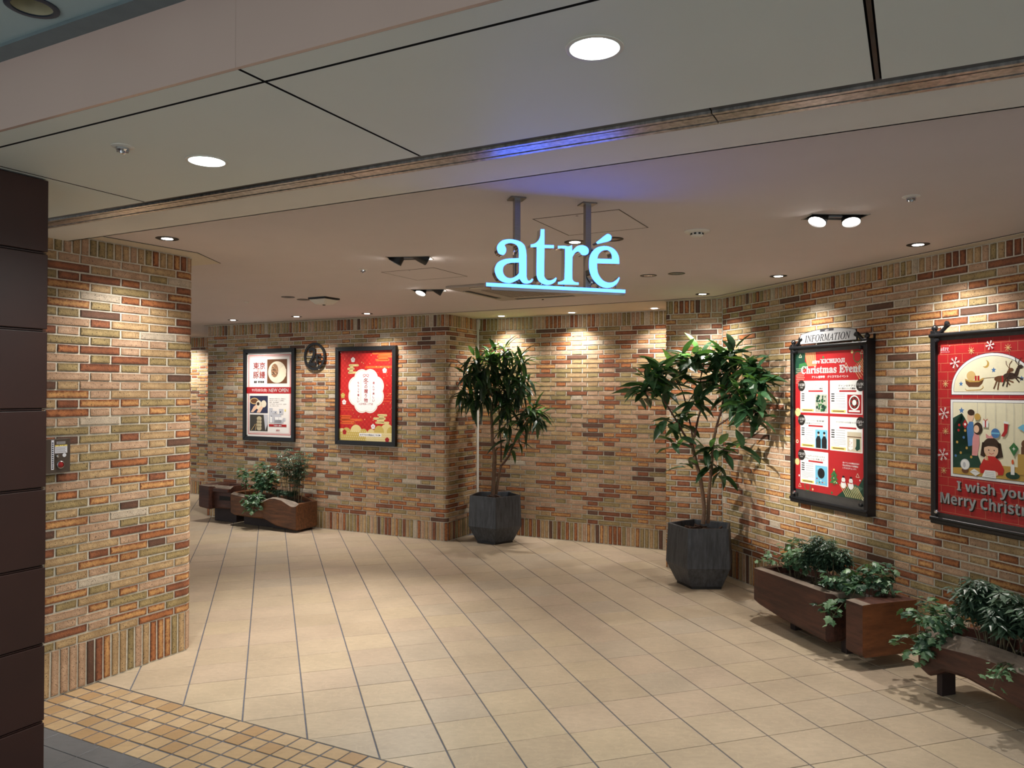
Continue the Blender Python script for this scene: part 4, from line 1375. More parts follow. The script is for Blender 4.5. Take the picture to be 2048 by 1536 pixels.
for x in (-0.372, 0.372):
    for z in (-0.515, 0.515):
        mb = MB(); mb.lathe([(0.0, -0.004), (0.006, -0.0035), (0.007, 0.0)], 10, Matrix.Translation((x, -0.0125, z)) @ Matrix.Rotation(math.pi / 2, 4, 'X') @ Matrix.Rotation(math.pi, 4, 'X'), flip=True); mb.build('pin', M_BLACK, bun)

# ------------------------------------------------------------------ poster: winter gifts
gif = wall_thing('framed_poster', C1, U, -1.095, 1.585, 'black-framed red poster with a white scalloped medallion and gold clouds', 'poster')
rect_frame(gif, 0.435, 0.57, 0.05, 0.0, -0.04, M_BLACK)
mb = MB(); mb.box(-0.388, 0.388, -0.012, 0.0, -0.525, 0.525); sh = mb.build('poster_sheet', RED, gif)
c = Canvas()
RED3 = pr('checker_red', (182, 36, 34))
for i in range(26):
    for j in range(35):
        if (i + j) % 2:
            c.rect('checker', RED3, -0.385 + 0.0296 * i, -0.52 + 0.0296 * j, -0.385 + 0.0296 * (i + 1), -0.52 + 0.0296 * (j + 1))
def cloud(part, m, x, y, bars):
    for dx0, dx1, dy in bars:
        c.rect(part, m, x + dx0, y + dy - 0.013, x + dx1, y + dy + 0.013)
        c.disc(part, m, x + dx0, y + dy, 0.013, 10); c.disc(part, m, x + dx1, y + dy, 0.013, 10)
    for (a, b, dy), (e_, f_, dy2) in zip(bars[:-1], bars[1:]):
        lo, hi = max(a, e_), min(b, f_)
        if hi - lo < 0.03: continue
        c.rect(part, m, x + lo + 0.008, y + min(dy, dy2), x + hi - 0.008, y + max(dy, dy2))
cloud('orange_cloud', ORNG, 0.2, 0.45, [(-0.1, 0.16, 0.04), (-0.03, 0.17, 0.0), (-0.05, 0.12, -0.04)])
cloud('orange_cloud', ORNG, 0.12, 0.33, [(-0.12, 0.24, 0.0)])
cloud('orange_cloud', ORNG, -0.26, -0.28, [(-0.11, 0.04, 0.04), (-0.12, 0.2, 0.0), (-0.1, 0.1, -0.04)])
cloud('gold_cloud', PGOLD, -0.2, 0.315, [(-0.04, 0.08, 0.04), (-0.06, 0.02, 0.0), (-0.05, 0.07, -0.045)])
cloud('gold_cloud', PGOLD, 0.2, -0.26, [(-0.02, 0.09, 0.04), (-0.08, 0.07, 0.0), (-0.05, 0.12, -0.045)])
for k in range(4):
    c.line('cloud_outline', ORNG, [(0.3 - 0.02 * k, 0.03 - 0.03 * k), (0.37, 0.03 - 0.03 * k)], 0.005)
    c.line('cloud_outline', ORNG, [(-0.37, -0.09 - 0.025 * k), (-0.27 + 0.03 * k, -0.09 - 0.025 * k)], 0.004)
for k in range(70):
    c.disc('gold_fleck', PGOLD, tr.uniform(-0.37, 0.37), tr.uniform(-0.35, 0.5), tr.uniform(0.002, 0.006), 6)
def medallion(part, m, k):
    pts = []
    for i in range(120):
        a = 2 * math.pi * i / 120
        r = 0.97 + 0.12 * abs(math.sin(4 * a)) ** 0.8
        pts.append((0.0 + 0.245 * k * r * math.cos(a), 0.055 + 0.243 * k * r * math.sin(a) * 1.0))
    c.poly(part, m, pts)
medallion('medallion', WHITE, 1.0); medallion('medallion_line', GOLD, 0.955); medallion('medallion_field', WHITE, 0.94)
for sx in (-1, 1):
    c.ring('bow', CRIM, sx * 0.022, 0.237, 0.024, 0.006, 16, 0.014)
    c.line('bow', CRIM, [(0, 0.233), (sx * 0.04, 0.212)], 0.005)
yy = 0.205
for ch, hh in (('冬', 0.074), ('の', 0.036), ('贈', 0.05), ('り', 0.04), ('物', 0.05)):
    c.text('title', CRIM, ch, 0.0, yy - hh, hh, bold=0.0012)
    yy -= hh + 0.008
c.vtext('tagline', CRIM, '選んで楽しい', 0.11, 0.175, 0.03, 0.35)
c.vtext('tagline', CRIM, 'もらって嬉しい', -0.11, 0.175, 0.028, 0.28)
c.line('rule_line', GOLD, [(0.065, 0.19), (0.065, -0.06)], 0.003); c.line('rule_line', GOLD, [(-0.072, 0.19), (-0.072, -0.06)], 0.003)
c.text('date_line', CRIM, '11.25 MON – 1.7 TUE', 0.0, -0.105, 0.022, 0.2, bold=0.0005)
def flower(m, x, y, r):
    for i in range(5):
        a = math.pi / 2 + i * 2 * math.pi / 5
        c.disc('plum_flower', m, x + r * 0.55 * math.cos(a), y + r * 0.55 * math.sin(a), r * 0.5, 10)
    c.disc('flower_eye', PINK if m is WHITE else YELL, x, y, r * 0.25, 8)
for x, y in ((-0.19, 0.42), (0.265, 0.29), (-0.318, -0.075)): flower(WHITE, x, y, 0.03)
flower(GOLD, -0.337, 0.002, 0.032)
for k, (x, r) in enumerate(((-0.35, 0.06), (-0.28, 0.07), (-0.14, 0.085), (-0.03, 0.06), (0.08, 0.06), (0.19, 0.07), (0.3, 0.095), (0.36, 0.06))):
    c.disc('gold_hill', GOLD if k % 2 else PGOLD, x, -0.44 + (0.03 if x > 0.15 else 0) + (0.02 if k == 2 else 0), r, 18)
c.rect('gold_ground', GOLD, -0.386, -0.522, 0.0, -0.42); c.rect('gold_ground_pale', PGOLD, 0.0, -0.522, 0.386, -0.42)
for i in range(13):
    for j in range(4):
        c.disc('dot', CREAM, -0.36 + 0.03 * i + (0.015 if j % 2 else 0), -0.505 + 0.03 * j, 0.005, 6)
for i in range(14):
    for j in range(4):
        c.line('wave_line', CREAM, [(0.02 + 0.026 * i, -0.515 + 0.025 * j), (0.033 + 0.026 * i, -0.503 + 0.025 * j), (0.046 + 0.026 * i, -0.515 + 0.025 * j)], 0.003)
for x, y, m in ((0.105, -0.352, WHITE), (-0.235, -0.47, WHITE), (-0.31, -0.425, CRIM), (0.305, -0.5, CRIM)): flower(m, x, y, 0.03)
c.rect('caption_strip', WHITE, -0.095, -0.468, 0.225, -0.43)
c.text('caption_text', INK, 'おすすめの商品はこちら▶', 0.065, -0.46, 0.02, 0.29, bold=0.0006)
c.build(sh, T(0, -0.0125, 0))
for x in (-0.372, 0.372):
    for z in (-0.508, 0.508):
        mb = MB(); mb.lathe([(0.007, 0.0), (0.006, 0.0035), (0.0, 0.004)], 10, Matrix.Translation((x, -0.0125, z)) @ Matrix.Rotation(math.pi / 2, 4, 'X')); mb.build('pin', M_CHROME, gif)

# ------------------------------------------------------------------ floor number disc
fd = wall_thing('floor_sign', C1, U, -1.857, 2.055, 'round black iron floor number sign between the two framed posters', 'sign')
mb = MB()
n = 40
for r0, r1 in ((0.166, 0.138),):
    vs_ = []
    for i in range(n):
        a = 2 * math.pi * i / n
        for r in (r0, r1):
            for y in (-0.03, -0.018): vs_.append((r * math.cos(a), y, r * math.sin(a)))
    fs_ = []
    for i in range(n):
        j = (i + 1) % n
        fs_ += [(4 * i, 4 * j, 4 * j + 1, 4 * i + 1), (4 * i + 2, 4 * i + 3, 4 * j + 3, 4 * j + 2), (4 * i, 4 * i + 2, 4 * j + 2, 4 * j), (4 * i + 1, 4 * j + 1, 4 * j + 3, 4 * i + 3)]
    mb.add(vs_, fs_)
mb.build('ring', M_BLACK, fd)
mb = MB(); mb.box(-0.0035, 0.0035, -0.027, -0.021, -0.14, 0.14); mb.build('cross_bar', M_BLACK, fd)
mb = MB(); mb.box(-0.14, 0.14, -0.027, -0.021, 0.0, 0.007); mb.build('cross_bar', M_BLACK, fd)
def solid_text(s, x, z, h, w, y0, y1, m, parent, name, bold=0.0):
    vs_, fs_, x0, x1, ya, yb = text_geo(s)
    sx, sz = w / (x1 - x0), h / (yb - ya)
    P2 = [(x + (p[0] - x0) * sx, z + (p[1] - ya) * sz) for p in vs_]
    mb = MB()
    mb.add([(p[0], y1, p[1]) for p in P2], fs_)
    edge = {}
    for f in fs_:
        for i in range(len(f)):
            e_ = (f[i], f[(i + 1) % len(f)])
            if e_[::-1] in edge: del edge[e_[::-1]]
            else: edge[e_] = 1
    k = len(P2)
    mb.add([(p[0], y1, p[1]) for p in P2] + [(p[0], y0, p[1]) for p in P2], [(b, a, a + k, b + k) for a, b in edge])
    return mb.build(name, m, parent)
solid_text('𝟮', -0.094, -0.112, 0.222, 0.112, -0.02, -0.032, M_BLACK, fd, 'numeral')
solid_text('𝗙', 0.03, -0.098, 0.125, 0.07, -0.02, -0.032, M_BLACK, fd, 'letter')
for a in (0.8, 2.4, 4.0, 5.5):
    mb = MB(); mb.tube([(0.152 * math.cos(a), -0.02, 0.152 * math.sin(a)), (0.152 * math.cos(a), 0.001, 0.152 * math.sin(a))], 0.004, 6); mb.build('wall_pin', M_BLACK, fd)

# ------------------------------------------------------------------ boards on the right wall
M_ACRYLIC = acrylic_mat()
M_BOARD = mat('board_grey_metal', (84, 82, 82), rough=0.42, metal=0.5, var=0.1)
M_PLATE = mat('plate_silver', (172, 174, 176), rough=0.35, metal=0.3, var=0.04)
def board(s0, s1, z0, z1, lab, cat):
    """iron display board: two posts with finials, round rails, sheet behind clear acrylic"""
    e = empty('display_board', frame(C4 + W * s0 + Vector((0, 0, z0)), W), lab, cat)
    w, h = s1 - s0, z1 - z0
    mb = MB(); mb.box(0.02, w - 0.02, -0.05, -0.012, 0.02, h - 0.02); mb.build('back_panel', M_BOARD, e)
    for x in (0.0, w - 0.034):
        mb = MB(); mb.box(x, x + 0.034, -0.075, 0.0, 0.0, h); po = mb.build('post', M_BLACKGLOSS, e, bevel=0.004)
        mb = MB(); mb.lathe([(0.012, 0.0), (0.017, 0.008), (0.019, 0.016), (0.016, 0.026), (0.006, 0.034), (0.0, 0.036)], 14, T(x + 0.017, -0.055, h)); mb.build('finial', M_BLACKGLOSS, po, smooth=True)
    mb = MB(); mb.tube([(-0.004, -0.07, h - 0.03), (w + 0.004, -0.07, h - 0.03)], 0.0125, 14); mb.build('top_rail', M_BLACKGLOSS, e, smooth=True)
    mb = MB(); mb.box(0.0, w, -0.078, -0.005, 0.0, 0.026); mb.build('bottom_rail', M_BLACKGLOSS, e, bevel=0.006)
    mb = MB(); mb.tube([(0.0, -0.072, 0.032), (w, -0.072, 0.032)], 0.012, 14); mb.build('lower_bead', M_BLACKGLOSS, e, smooth=True)
    for x in (0.052, w - 0.052):
        for z in (h - 0.062, 0.075):
            mb = MB(); mb.lathe([(0.013, 0.0), (0.014, 0.014), (0.011, 0.02), (0.0, 0.022)], 14, Matrix.Translation((x, -0.0705, z)) @ Matrix.Rotation(math.pi / 2, 4, 'X'))
            mb.build('standoff_screw', M_CHROME if z < 0.2 and x < 0.2 else M_BLACKGLOSS, e, smooth=True)
    mb = MB(); mb.box(0.034, w - 0.034, -0.0705, -0.0685, 0.045, h - 0.045); mb.build('acrylic_sheet', M_ACRYLIC, e)
    return e, w, h

info, iw, ih = board(1.049, 1.850, 0.803, 2.005, 'black iron information board holding a red event poster, on the right wall', 'board')
# header plate
hz = ih - 0.012
def plate_outline(g=0.0):
    x0, x1 = 0.112 + g, 0.704 - g
    xm = (x0 + x1) / 2
    pts = [(x0, 0.004 + g), (x1, 0.004 + g), (x1, 0.026), (x1 - 0.022, 0.034), (x1 - 0.026, 0.044), (x1 - 0.018, 0.054), (x1 - 0.004, 0.062), (x1 - 0.008, 0.078 - g * 0.5)]
    for k in range(11):
        t = k / 10
        x = (x1 - 0.02) + (x0 + 0.02 - (x1 - 0.02)) * t
        pts.append((x, 0.108 - g - 0.028 * ((x - xm) / (x1 - xm)) ** 2))
    pts += [(x0 + 0.008, 0.078 - g * 0.5), (x0 + 0.004, 0.062), (x0 + 0.018, 0.054), (x0 + 0.026, 0.044), (x0 + 0.022, 0.034), (x0, 0.026)]
    return pts
mb = MB(); mb.prism(plate_outline(), lambda p: (p[0], -0.062, p[1] + hz), lambda p: (p[0], -0.0695, p[1] + hz)); hp = mb.build('header_plate', M_BLACKGLOSS, info)
mb = MB(); mb.prism(plate_outline(0.004), lambda p: (p[0], -0.069, p[1] + hz), lambda p: (p[0], -0.0712, p[1] + hz)); mb.build('plate_face', M_PLATE, hp)
c = Canvas()
c.text('plate_lettering', pr('plate_ink', (52, 52, 56)), '𝐼𝑁𝐹𝑂𝑅𝑀𝐴𝑇𝐼𝑂𝑁', 0.408, 0.018, 0.05, 0.48, bold=0.0006)
c.poly('plate_tab', pr('plate_ink', (52, 52, 56)), [(0.335, 0.106), (0.338, 0.086), (0.478, 0.086), (0.481, 0.106)])
c.text('tab_logo', LGREY, '𝐚𝐭𝐫𝐞', 0.408, 0.088, 0.012, 0.04)
c.build(hp, T(0, -0.0715, hz))
for sx, x in ((1, 0.118), (-1, 0.698)):
    pts = [(x - sx * 0.075, -0.06, hz - 0.012), (x - sx * 0.055, -0.06, hz + 0.004), (x - sx * 0.03, -0.06, hz + 0.02), (x - sx * 0.004, -0.06, hz + 0.044)]
    mb = MB(); mb.tube(pts, [0.014, 0.012, 0.013, 0.016], 10); br_ = mb.build('scroll_bracket', M_BLACKGLOSS, info, smooth=True)
    mb = MB(); mb.lathe([(0.018, 0.0), (0.018, 0.014), (0.013, 0.019), (0.0, 0.02)], 16, Matrix.Translation((x - sx * 0.004, -0.06, hz + 0.044)) @ Matrix.Rotation(math.pi / 2, 4, 'X')); mb.build('scroll_boss', M_BLACKGLOSS, br_, smooth=True)
mb = MB(); mb.box(iw - 0.03, iw + 0.02, -0.03, -0.018, ih - 0.015, ih - 0.005); mb.box(iw + 0.01, iw + 0.02, -0.03, -0.018, ih - 0.005, ih + 0.03); mb.build('side_hook', M_BLACKGLOSS, info)

PW_, PH_ = 0.728, 1.03
mb = MB(); mb.box(iw / 2 - PW_ / 2, iw / 2 + PW_ / 2, -0.0535, -0.0505, 0.102, 0.102 + PH_); sh = mb.build('poster_sheet', CRIM, info)
c = Canvas()
def fx(x): return (x - 0.5) * PW_
def fy(y): return (0.5 - y) * PH_
def frect(part, m, x0, y0, x1, y1): c.rect(part, m, fx(x0), fy(y1), fx(x1), fy(y0))
def fpoly(part, m, pts): c.poly(part, m, [(fx(x), fy(y)) for x, y in pts])
fpoly('corner_patch', DGREEN, [(0, 0), (0.16, 0), (0.15, 0.06), (0.2, 0.1), (0.1, 0.13), (0, 0.16)])
fpoly('corner_patch', DGREEN, [(1, 1), (0.62, 1), (0.72, 0.95), (0.8, 0.9), (0.9, 0.92), (1, 0.82)])
fpoly('corner_patch_light', GREEN, [(0.06, 0.08), (0.17, 0.07), (0.19, 0.11), (0.05, 0.12)])
fpoly('corner_patch_light', pr('dull_green', (70, 100, 84)), [(0.86, 0.9), (0.97, 0.92), (0.9, 0.965), (0.8, 0.95)])
for k in range(10):
    c.line('gold_stripe', PGOLD, [(fx(0.155 + 0.017 * k), fy(0.0)), (fx(0.195 + 0.014 * k), fy(0.1))], 0.004)
    c.line('gold_stripe', PGOLD, [(fx(0.84 + 0.017 * k), fy(0.12 - 0.008 * k)), (fx(min(0.995, 0.93 + 0.02 * k)), fy(0.2 - 0.012 * k))], 0.004)
    c.line('gold_stripe', PGOLD, [(fx(0.66 + 0.026 * k), fy(0.90 + abs(k - 4) * 0.004)), (fx(0.75 + 0.026 * k if k < 9 else 0.98), fy(0.995))], 0.005)
for i in range(6):
    for j in range(9):
        c.disc('pale_dot', CREAM, fx(0.018 + 0.022 * i + (0.011 if j % 2 else 0)), fy(0.115 + 0.013 * j), 0.0035, 6)
for k in range(9): c.line('red_stripe', ORNG, [(fx(0.0), fy(0.56 + 0.012 * k)), (fx(0.075), fy(0.53 + 0.012 * k))], 0.002)
for x, y, r, m in ((0.04, 0.435, 0.032, PGOLD), (0.03, 0.8, 0.026, PGOLD), (0.0, 0.82, 0.0, PGOLD), (0.83, 0.015, 0.012, PGOLD), (0.43, 0.04, 0.009, GREEN), (0.93, 0.87, 0.006, WHITE), (0.06, 0.9, 0.008, WHITE), (0.27, 0.985, 0.009, PGOLD), (0.55, 0.985, 0.009, GREEN)):
    if r: c.disc('confetti_dot', m, fx(x), fy(y), r, 16)
for x, y, r, m in ((0.9, 0.05, 0.04, GREEN), (0.19, 0.97, 0.035, GREEN), (0.03, 0.65, 0.014, CREAM)): c.ring('confetti_ring', m, fx(x), fy(y), r, 0.006)
for x, y in ((0.08, 0.02), (0.75, 0.1), (0.9, 0.84), (0.07, 0.97), (0.98, 0.985), (0.96, 0.02)):
    c.line('confetti_triangle', CREAM, [(fx(x - 0.022), fy(y + 0.012)), (fx(x + 0.022), fy(y + 0.012)), (fx(x), fy(y - 0.014)), (fx(x - 0.022), fy(y + 0.012))], 0.003)
c.text('poster_title', WHITE, '𝐚𝐭𝐫𝐞́ 𝐊𝐈𝐂𝐇𝐈𝐉𝐎𝐉𝐈', fx(0.5), fy(0.085), 0.034, 0.34, bold=0.0014)
c.text('poster_title', WHITE, '𝐂𝐡𝐫𝐢𝐬𝐭𝐦𝐚𝐬 𝐄𝐯𝐞𝐧𝐭', fx(0.52), fy(0.152), 0.054, 0.62, bold=0.0018)
c.text('poster_subtitle', WHITE, 'アトレ吉祥寺　クリスマスイベント', fx(0.52), fy(0.187), 0.018, 0.38, bold=0.001)
CARDS = [((0.08, 0.205, 0.5, 0.435), '11/28', 'THU', 0.10, ('フレッシュグリーンの', 'クリスマスリース講座'), DGREEN, 0),
         ((0.525, 0.205, 0.965, 0.435), '11/30', 'SAT', 0.94, ('ポインセチアと', '木の実のリース講座'), RED2, 1),
         ((0.08, 0.455, 0.5, 0.69), '11/30', 'SAT', 0.10, ('ニュアンスカラーで遊び香を織り', '生活を楽しむアロマデザイベント'), SKY, 2),
         ((0.525, 0.455, 0.965, 0.69), '12/14', 'SAT', 0.94, ('クリスマスソックスをつくろう！', ''), TANK, 3),
         ((0.08, 0.71, 0.5, 0.95), '12/15', 'SUN', 0.10, ('シールアートでクリスマス', 'デコレーションを楽しもう！'), SKY, 4)]
for (x0, y0, x1, y1), dt, wd, dx, ti, pm, kk in CARDS:
    frect('card', WHITE, x0, y0, x1, y1)
    w_ = x1 - x0
    for i, t_ in enumerate(ti):
        if t_: c.text('card_title', INK, t_, fx(x0 + w_ * 0.53), fy(y0 + 0.043 + 0.019 * i), 0.0125, 0.17 if len(t_) < 12 else 0.215, bold=0.0004)
    frect('card_bar', CRIM, x0 + w_ * 0.3, y0 + 0.068, x0 + w_ * 0.82, y0 + 0.08)
    for i in range(4):
        frect('card_tag', INK, x0 + 0.02, y0 + 0.09 + 0.016 * i, x0 + 0.065, y0 + 0.098 + 0.016 * i)
        frect('card_line', LGREY, x0 + 0.085, y0 + 0.091 + 0.016 * i, x0 + w_ * 0.48, y0 + 0.0965 + 0.016 * i)
    for i in range(5):
        frect('card_line', LGREY, x0 + 0.02, y0 + 0.155 + 0.010 * i, x0 + w_ * (0.5 if i < 4 else 0.3), y0 + 0.159 + 0.010 * i)
    frect('card_button', YELL, x0 + 0.02, y1 - 0.027, x0 + w_ * 0.5, y1 - 0.008)
    frect('button_text', BRN, x0 + 0.04, y1 - 0.021, x0 + w_ * 0.45, y1 - 0.014)
    px0, py0, px1, py1 = x0 + w_ * 0.55, y0 + 0.098, x1 - 0.012, y1 - 0.006
    frect('card_photo', [pr('photo_sage', (178, 176, 160)), RED2, SKY, pr('photo_sand', (206, 192, 168)), SKY][kk], px0, py0, px1, py1)
    cx_, cy_ = (px0 + px1) / 2, (py0 + py1) / 2
    if kk == 0:
        for i in range(40): c.disc('wreath_leaf', DGREEN if i % 3 else GREEN, fx(cx_) + tr.uniform(-0.045, 0.045), fy(cy_) + tr.uniform(-0.055, 0.055), tr.uniform(0.006, 0.014), 7)
    elif kk == 1:
        c.disc('wreath_paper', WHITE, fx(cx_), fy(cy_ - 0.01), 0.052, 18); c.ring('wreath_ring', DBRN, fx(cx_), fy(cy_ - 0.01), 0.042, 0.022)
        for i in range(12): c.disc('wreath_berry', CRIM, fx(cx_) + 0.031 * math.cos(i), fy(cy_ - 0.01) + 0.031 * math.sin(i), 0.006, 7)
        frect('wreath_ribbon', WHITE, px0 + 0.02, py1 - 0.022, px1 - 0.02, py1 - 0.01)
    elif kk == 2:
        for sx in (-0.04, 0.045):
            c.disc('figure_head', SKIN, fx(cx_ + sx), fy(py0 + 0.03), 0.011, 12, 0.015); c.disc('figure_hair', INK, fx(cx_ + sx), fy(py0 + 0.022), 0.013, 12, 0.01)
            fpoly('figure_coat', INK, [(cx_ + sx - 0.035, py1), (cx_ + sx - 0.038, py0 + 0.07), (cx_ + sx - 0.015, py0 + 0.045), (cx_ + sx + 0.018, py0 + 0.045), (cx_ + sx + 0.036, py0 + 0.07), (cx_ + sx + 0.034, py1)])
    elif kk == 3:
        for sx, m in ((-0.045, WHITE), (0.045, DGREEN)):
            fpoly('felt_stocking', m, [(cx_ + sx - 0.02, py0 + 0.045), (cx_ + sx + 0.028, py0 + 0.045), (cx_ + sx + 0.03, py1 - 0.02), (cx_ + sx - 0.01, py1 - 0.006), (cx_ + sx - 0.035, py1 - 0.02), (cx_ + sx - 0.02, py1 - 0.04)])
        for i in range(6): c.disc('stocking_dot', CRIM, fx(cx_ - 0.045) + tr.uniform(-0.012, 0.016), fy(cy_ + 0.015) + tr.uniform(-0.03, 0.025), 0.003, 6)
        c.rect('shelf_edge', BRN, fx(px0), fy(py0 + 0.036), fx(px1), fy(py0 + 0.03))
    else:
        c.disc('sticker_disc', INK, fx(cx_), fy(cy_ - 0.015), 0.038, 18)
        for i in range(10): c.disc('sticker_dot', [CRIM, PGOLD, WHITE, GREEN][i % 4], fx(cx_) + tr.uniform(-0.05, 0.05), fy(cy_) + tr.uniform(-0.06, 0.06), tr.uniform(0.003, 0.007), 7)
    c.disc('date_disc', pr('date_black', (44, 38, 36)), fx(dx), fy(y0 + 0.035), 0.042, 22)
    c.text('date_text', WHITE, dt, fx(dx), fy(y0 + 0.037), 0.018, 0.066, bold=0.0008)
    c.text('weekday_text', WHITE, wd, fx(dx), fy(y0 + 0.053), 0.009, 0.03, bold=0.0004)
for i, t_ in enumerate(('各イベントの参加方法や', '申込方法などの詳細は', 'こちらをチェック！')):
    c.text('notice_text', WHITE, t_, fx(0.705), fy(0.77 + 0.018 * i), 0.012, (0.16, 0.15, 0.13)[i], 'L', bold=0.0005)
for k in range(3):
    fpoly('printed_fir', GREEN, [(0.585 - 0.05 - 0.008 * k, 0.865 + 0.026 * k), (0.585 + 0.05 + 0.008 * k, 0.865 + 0.026 * k), (0.585, 0.825 + 0.026 * k)])
frect('fir_trunk', BRN, 0.57, 0.917, 0.6, 0.93)
c.disc('fir_star', YELL, fx(0.585), fy(0.822), 0.009, 5)
for i in range(7): c.disc('fir_bauble', [CRIM, YELL, WHITE][i % 3], fx(0.585 + tr.uniform(-0.04, 0.04)), fy(tr.uniform(0.86, 0.91)), 0.004, 7)
for x in (0.715, 0.815):
    c.disc('snowman', WHITE, fx(x), fy(0.915), 0.026, 16); c.disc('snowman', WHITE, fx(x), fy(0.883), 0.019, 16)
    frect('snowman_hat', INK, x - 0.014, 0.855, x + 0.014, 0.868); frect('snowman_scarf', CRIM, x - 0.022, 0.896, x + 0.022, 0.902)
    for dx in (-0.008, 0.008): c.disc('snowman_eye', INK, fx(x + dx), fy(0.881), 0.002, 6)
c.build(sh, T(iw / 2, -0.0537, 0.102 + PH_ / 2))

# ------------------------------------------------------------------ large picture board
xm, xw, xh = board(2.371, 3.172, 0.852, 2.012, 'black iron board holding the red Christmas picture poster, cut by the right edge', 'board')
for sx, x in ((1, 0.03), (-1, xw - 0.03)):
    pts = [(x + sx * 0.0, -0.05, xh - 0.03), (x + sx * 0.035, -0.05, xh - 0.005), (x + sx * 0.058, -0.05, xh + 0.014), (x + sx * 0.08, -0.05, xh + 0.034)]
    mb = MB(); mb.tube(pts, [0.016, 0.011, 0.012, 0.016], 10); b_ = mb.build('scroll_bracket', M_BLACKGLOSS, xm, smooth=True)
    mb = MB(); mb.lathe([(0.0, -0.006), (0.014, 0.0), (0.016, 0.012), (0.0, 0.018)], 14, Matrix.Translation((x + sx * 0.082, -0.056, xh + 0.036)) @ Matrix.Rotation(math.pi / 2, 4, 'X')); mb.build('scroll_boss', M_BLACKGLOSS, b_, smooth=True)
mb = MB(); mb.box(xw / 2 - PW_ / 2, xw / 2 + PW_ / 2, -0.0535, -0.0505, 0.068, 0.068 + PH_); sh = mb.build('poster_sheet', CRIM, xm)
c = Canvas()
SC, ZC = 2.7715, 0.852 + 0.068 + PH_ / 2
def q(s, z): return (s - SC, z - ZC)
BRICKLINE = pr('brick_line', (200, 140, 104))
r = 0
z = 0.93
while z < 1.945:
    c.line('printed_brick_joint', BRICKLINE, [q(2.41, z), q(3.133, z)], 0.0018)
    x = 2.43 + (0.05 if r % 2 else 0)
    while x < 3.13:
        c.line('printed_brick_joint', BRICKLINE, [q(x, z), q(x, min(z + 0.052, 1.944))], 0.0018)
        x += 0.1
    z += 0.052; r += 1
c.text('corner_logo', LGREY, '𝐚𝐭𝐫𝐞́', q(2.462, 0)[0], q(0, 1.888)[1], 0.03, 0.068)
c.text('corner_logo', LGREY, 'KICHIJOJI', q(2.462, 0)[0], q(0, 1.876)[1], 0.007, 0.06)
def arch(part, m, g):
    pts = [q(2.507 + g, 1.628 + g), q(3.036 - g, 1.628 + g)]
    for k in range(25):
        a = math.pi * k / 24
        pts.append(q(SC + (0.2645 - g) * math.cos(a), 1.66 + (0.20 - g) * math.sin(a)))
    c.poly(part, m, pts)
arch('arch_window', NAVY, -0.003); arch('arch_frame', WHITE, 0.0); arch('arch_line', NAVY, 0.014); arch('arch_pane', CREAM, 0.016)
def wrect(part, m, g): c.rect(part, m, *q(2.5 + g, 1.148 + g), *q(3.043 - g, 1.598 - g))
wrect('window', NAVY, -0.003); wrect('window_frame', WHITE, 0.0); wrect('window_line', NAVY, 0.014); wrect('window_pane', CREAM, 0.016)
# night scene: moon, stars, sleigh with sack, two reindeer
c.disc('moon', OCH, *q(2.735, 1.80), 0.022, 18); c.disc('moon_shadow', CREAM, *q(2.726, 1.805), 0.019, 18)
def star(part, m, s, z, r, n=5, k=0.45):
    c.poly(part, m, [(q(s, z)[0] + (r if i % 2 == 0 else r * k) * math.sin(i * math.pi / n), q(s, z)[1] + (r if i % 2 == 0 else r * k) * math.cos(i * math.pi / n)) for i in range(2 * n)])
for s, z in ((2.572, 1.69), (2.785, 1.765), (2.952, 1.715), (2.985, 1.67)): star('blue_star', BLUE, s, z, 0.016)
c.poly('sleigh', BRN, [q(2.6, 1.715), q(2.605, 1.69), q(2.625, 1.672), q(2.69, 1.672), q(2.712, 1.69), q(2.722, 1.712), q(2.71, 1.708), q(2.69, 1.7), q(2.63, 1.7)])
c.poly('sleigh_trim', OCH, [q(2.597, 1.72), q(2.603, 1.71), q(2.63, 1.699), q(2.69, 1.699), q(2.72, 1.714), q(2.727, 1.72), q(2.715, 1.722), q(2.69, 1.708), q(2.63, 1.708)])
c.line('sleigh_runner', OCH, [q(2.6, 1.662), q(2.61, 1.652), q(2.7, 1.655), q(2.72, 1.668), q(2.715, 1.678)], 0.004)
c.disc('gift_sack', TANK, *q(2.64, 1.735), 0.03, 14, 0.028)
c.rect('parcel', CRIM, *q(2.665, 1.708), *q(2.695, 1.735)); c.rect('parcel_band', PGOLD, *q(2.677, 1.708), *q(2.682, 1.735))
c.line('rein', BRN, [q(2.72, 1.72), q(2.8, 1.725), q(2.9, 1.73)], 0.002)
for k, (s, z) in enumerate(((2.83, 1.715), (2.885, 1.73))):
    m = DBRN if k else BRN
    c.disc('reindeer', m, *q(s, z), 0.042, 16, 0.018)
    c.poly('reindeer', m, [q(s + 0.02, z + 0.0), q(s + 0.04, z + 0.045), q(s + 0.06, z + 0.045), q(s + 0.045, z)])
    c.disc('reindeer', m, *q(s + 0.06, z + 0.048), 0.017, 12, 0.011)
    for dx, dz in ((-0.045, -0.055), (-0.02, -0.06), (0.055, -0.035), (0.075, -0.02)):
        c.line('reindeer_leg', m, [q(s + dx * 0.5, z - 0.005), q(s + dx, z + dz)], 0.008)
    for dx in (-0.012, 0.006):
        c.line('antler', m, [q(s + 0.052, z + 0.055), q(s + 0.045 + dx, z + 0.078), q(s + 0.055 + dx * 2, z + 0.098)], 0.004)
    c.rect('harness', CRIM, *q(s + 0.005, z - 0.018), *q(s + 0.014, z + 0.018))
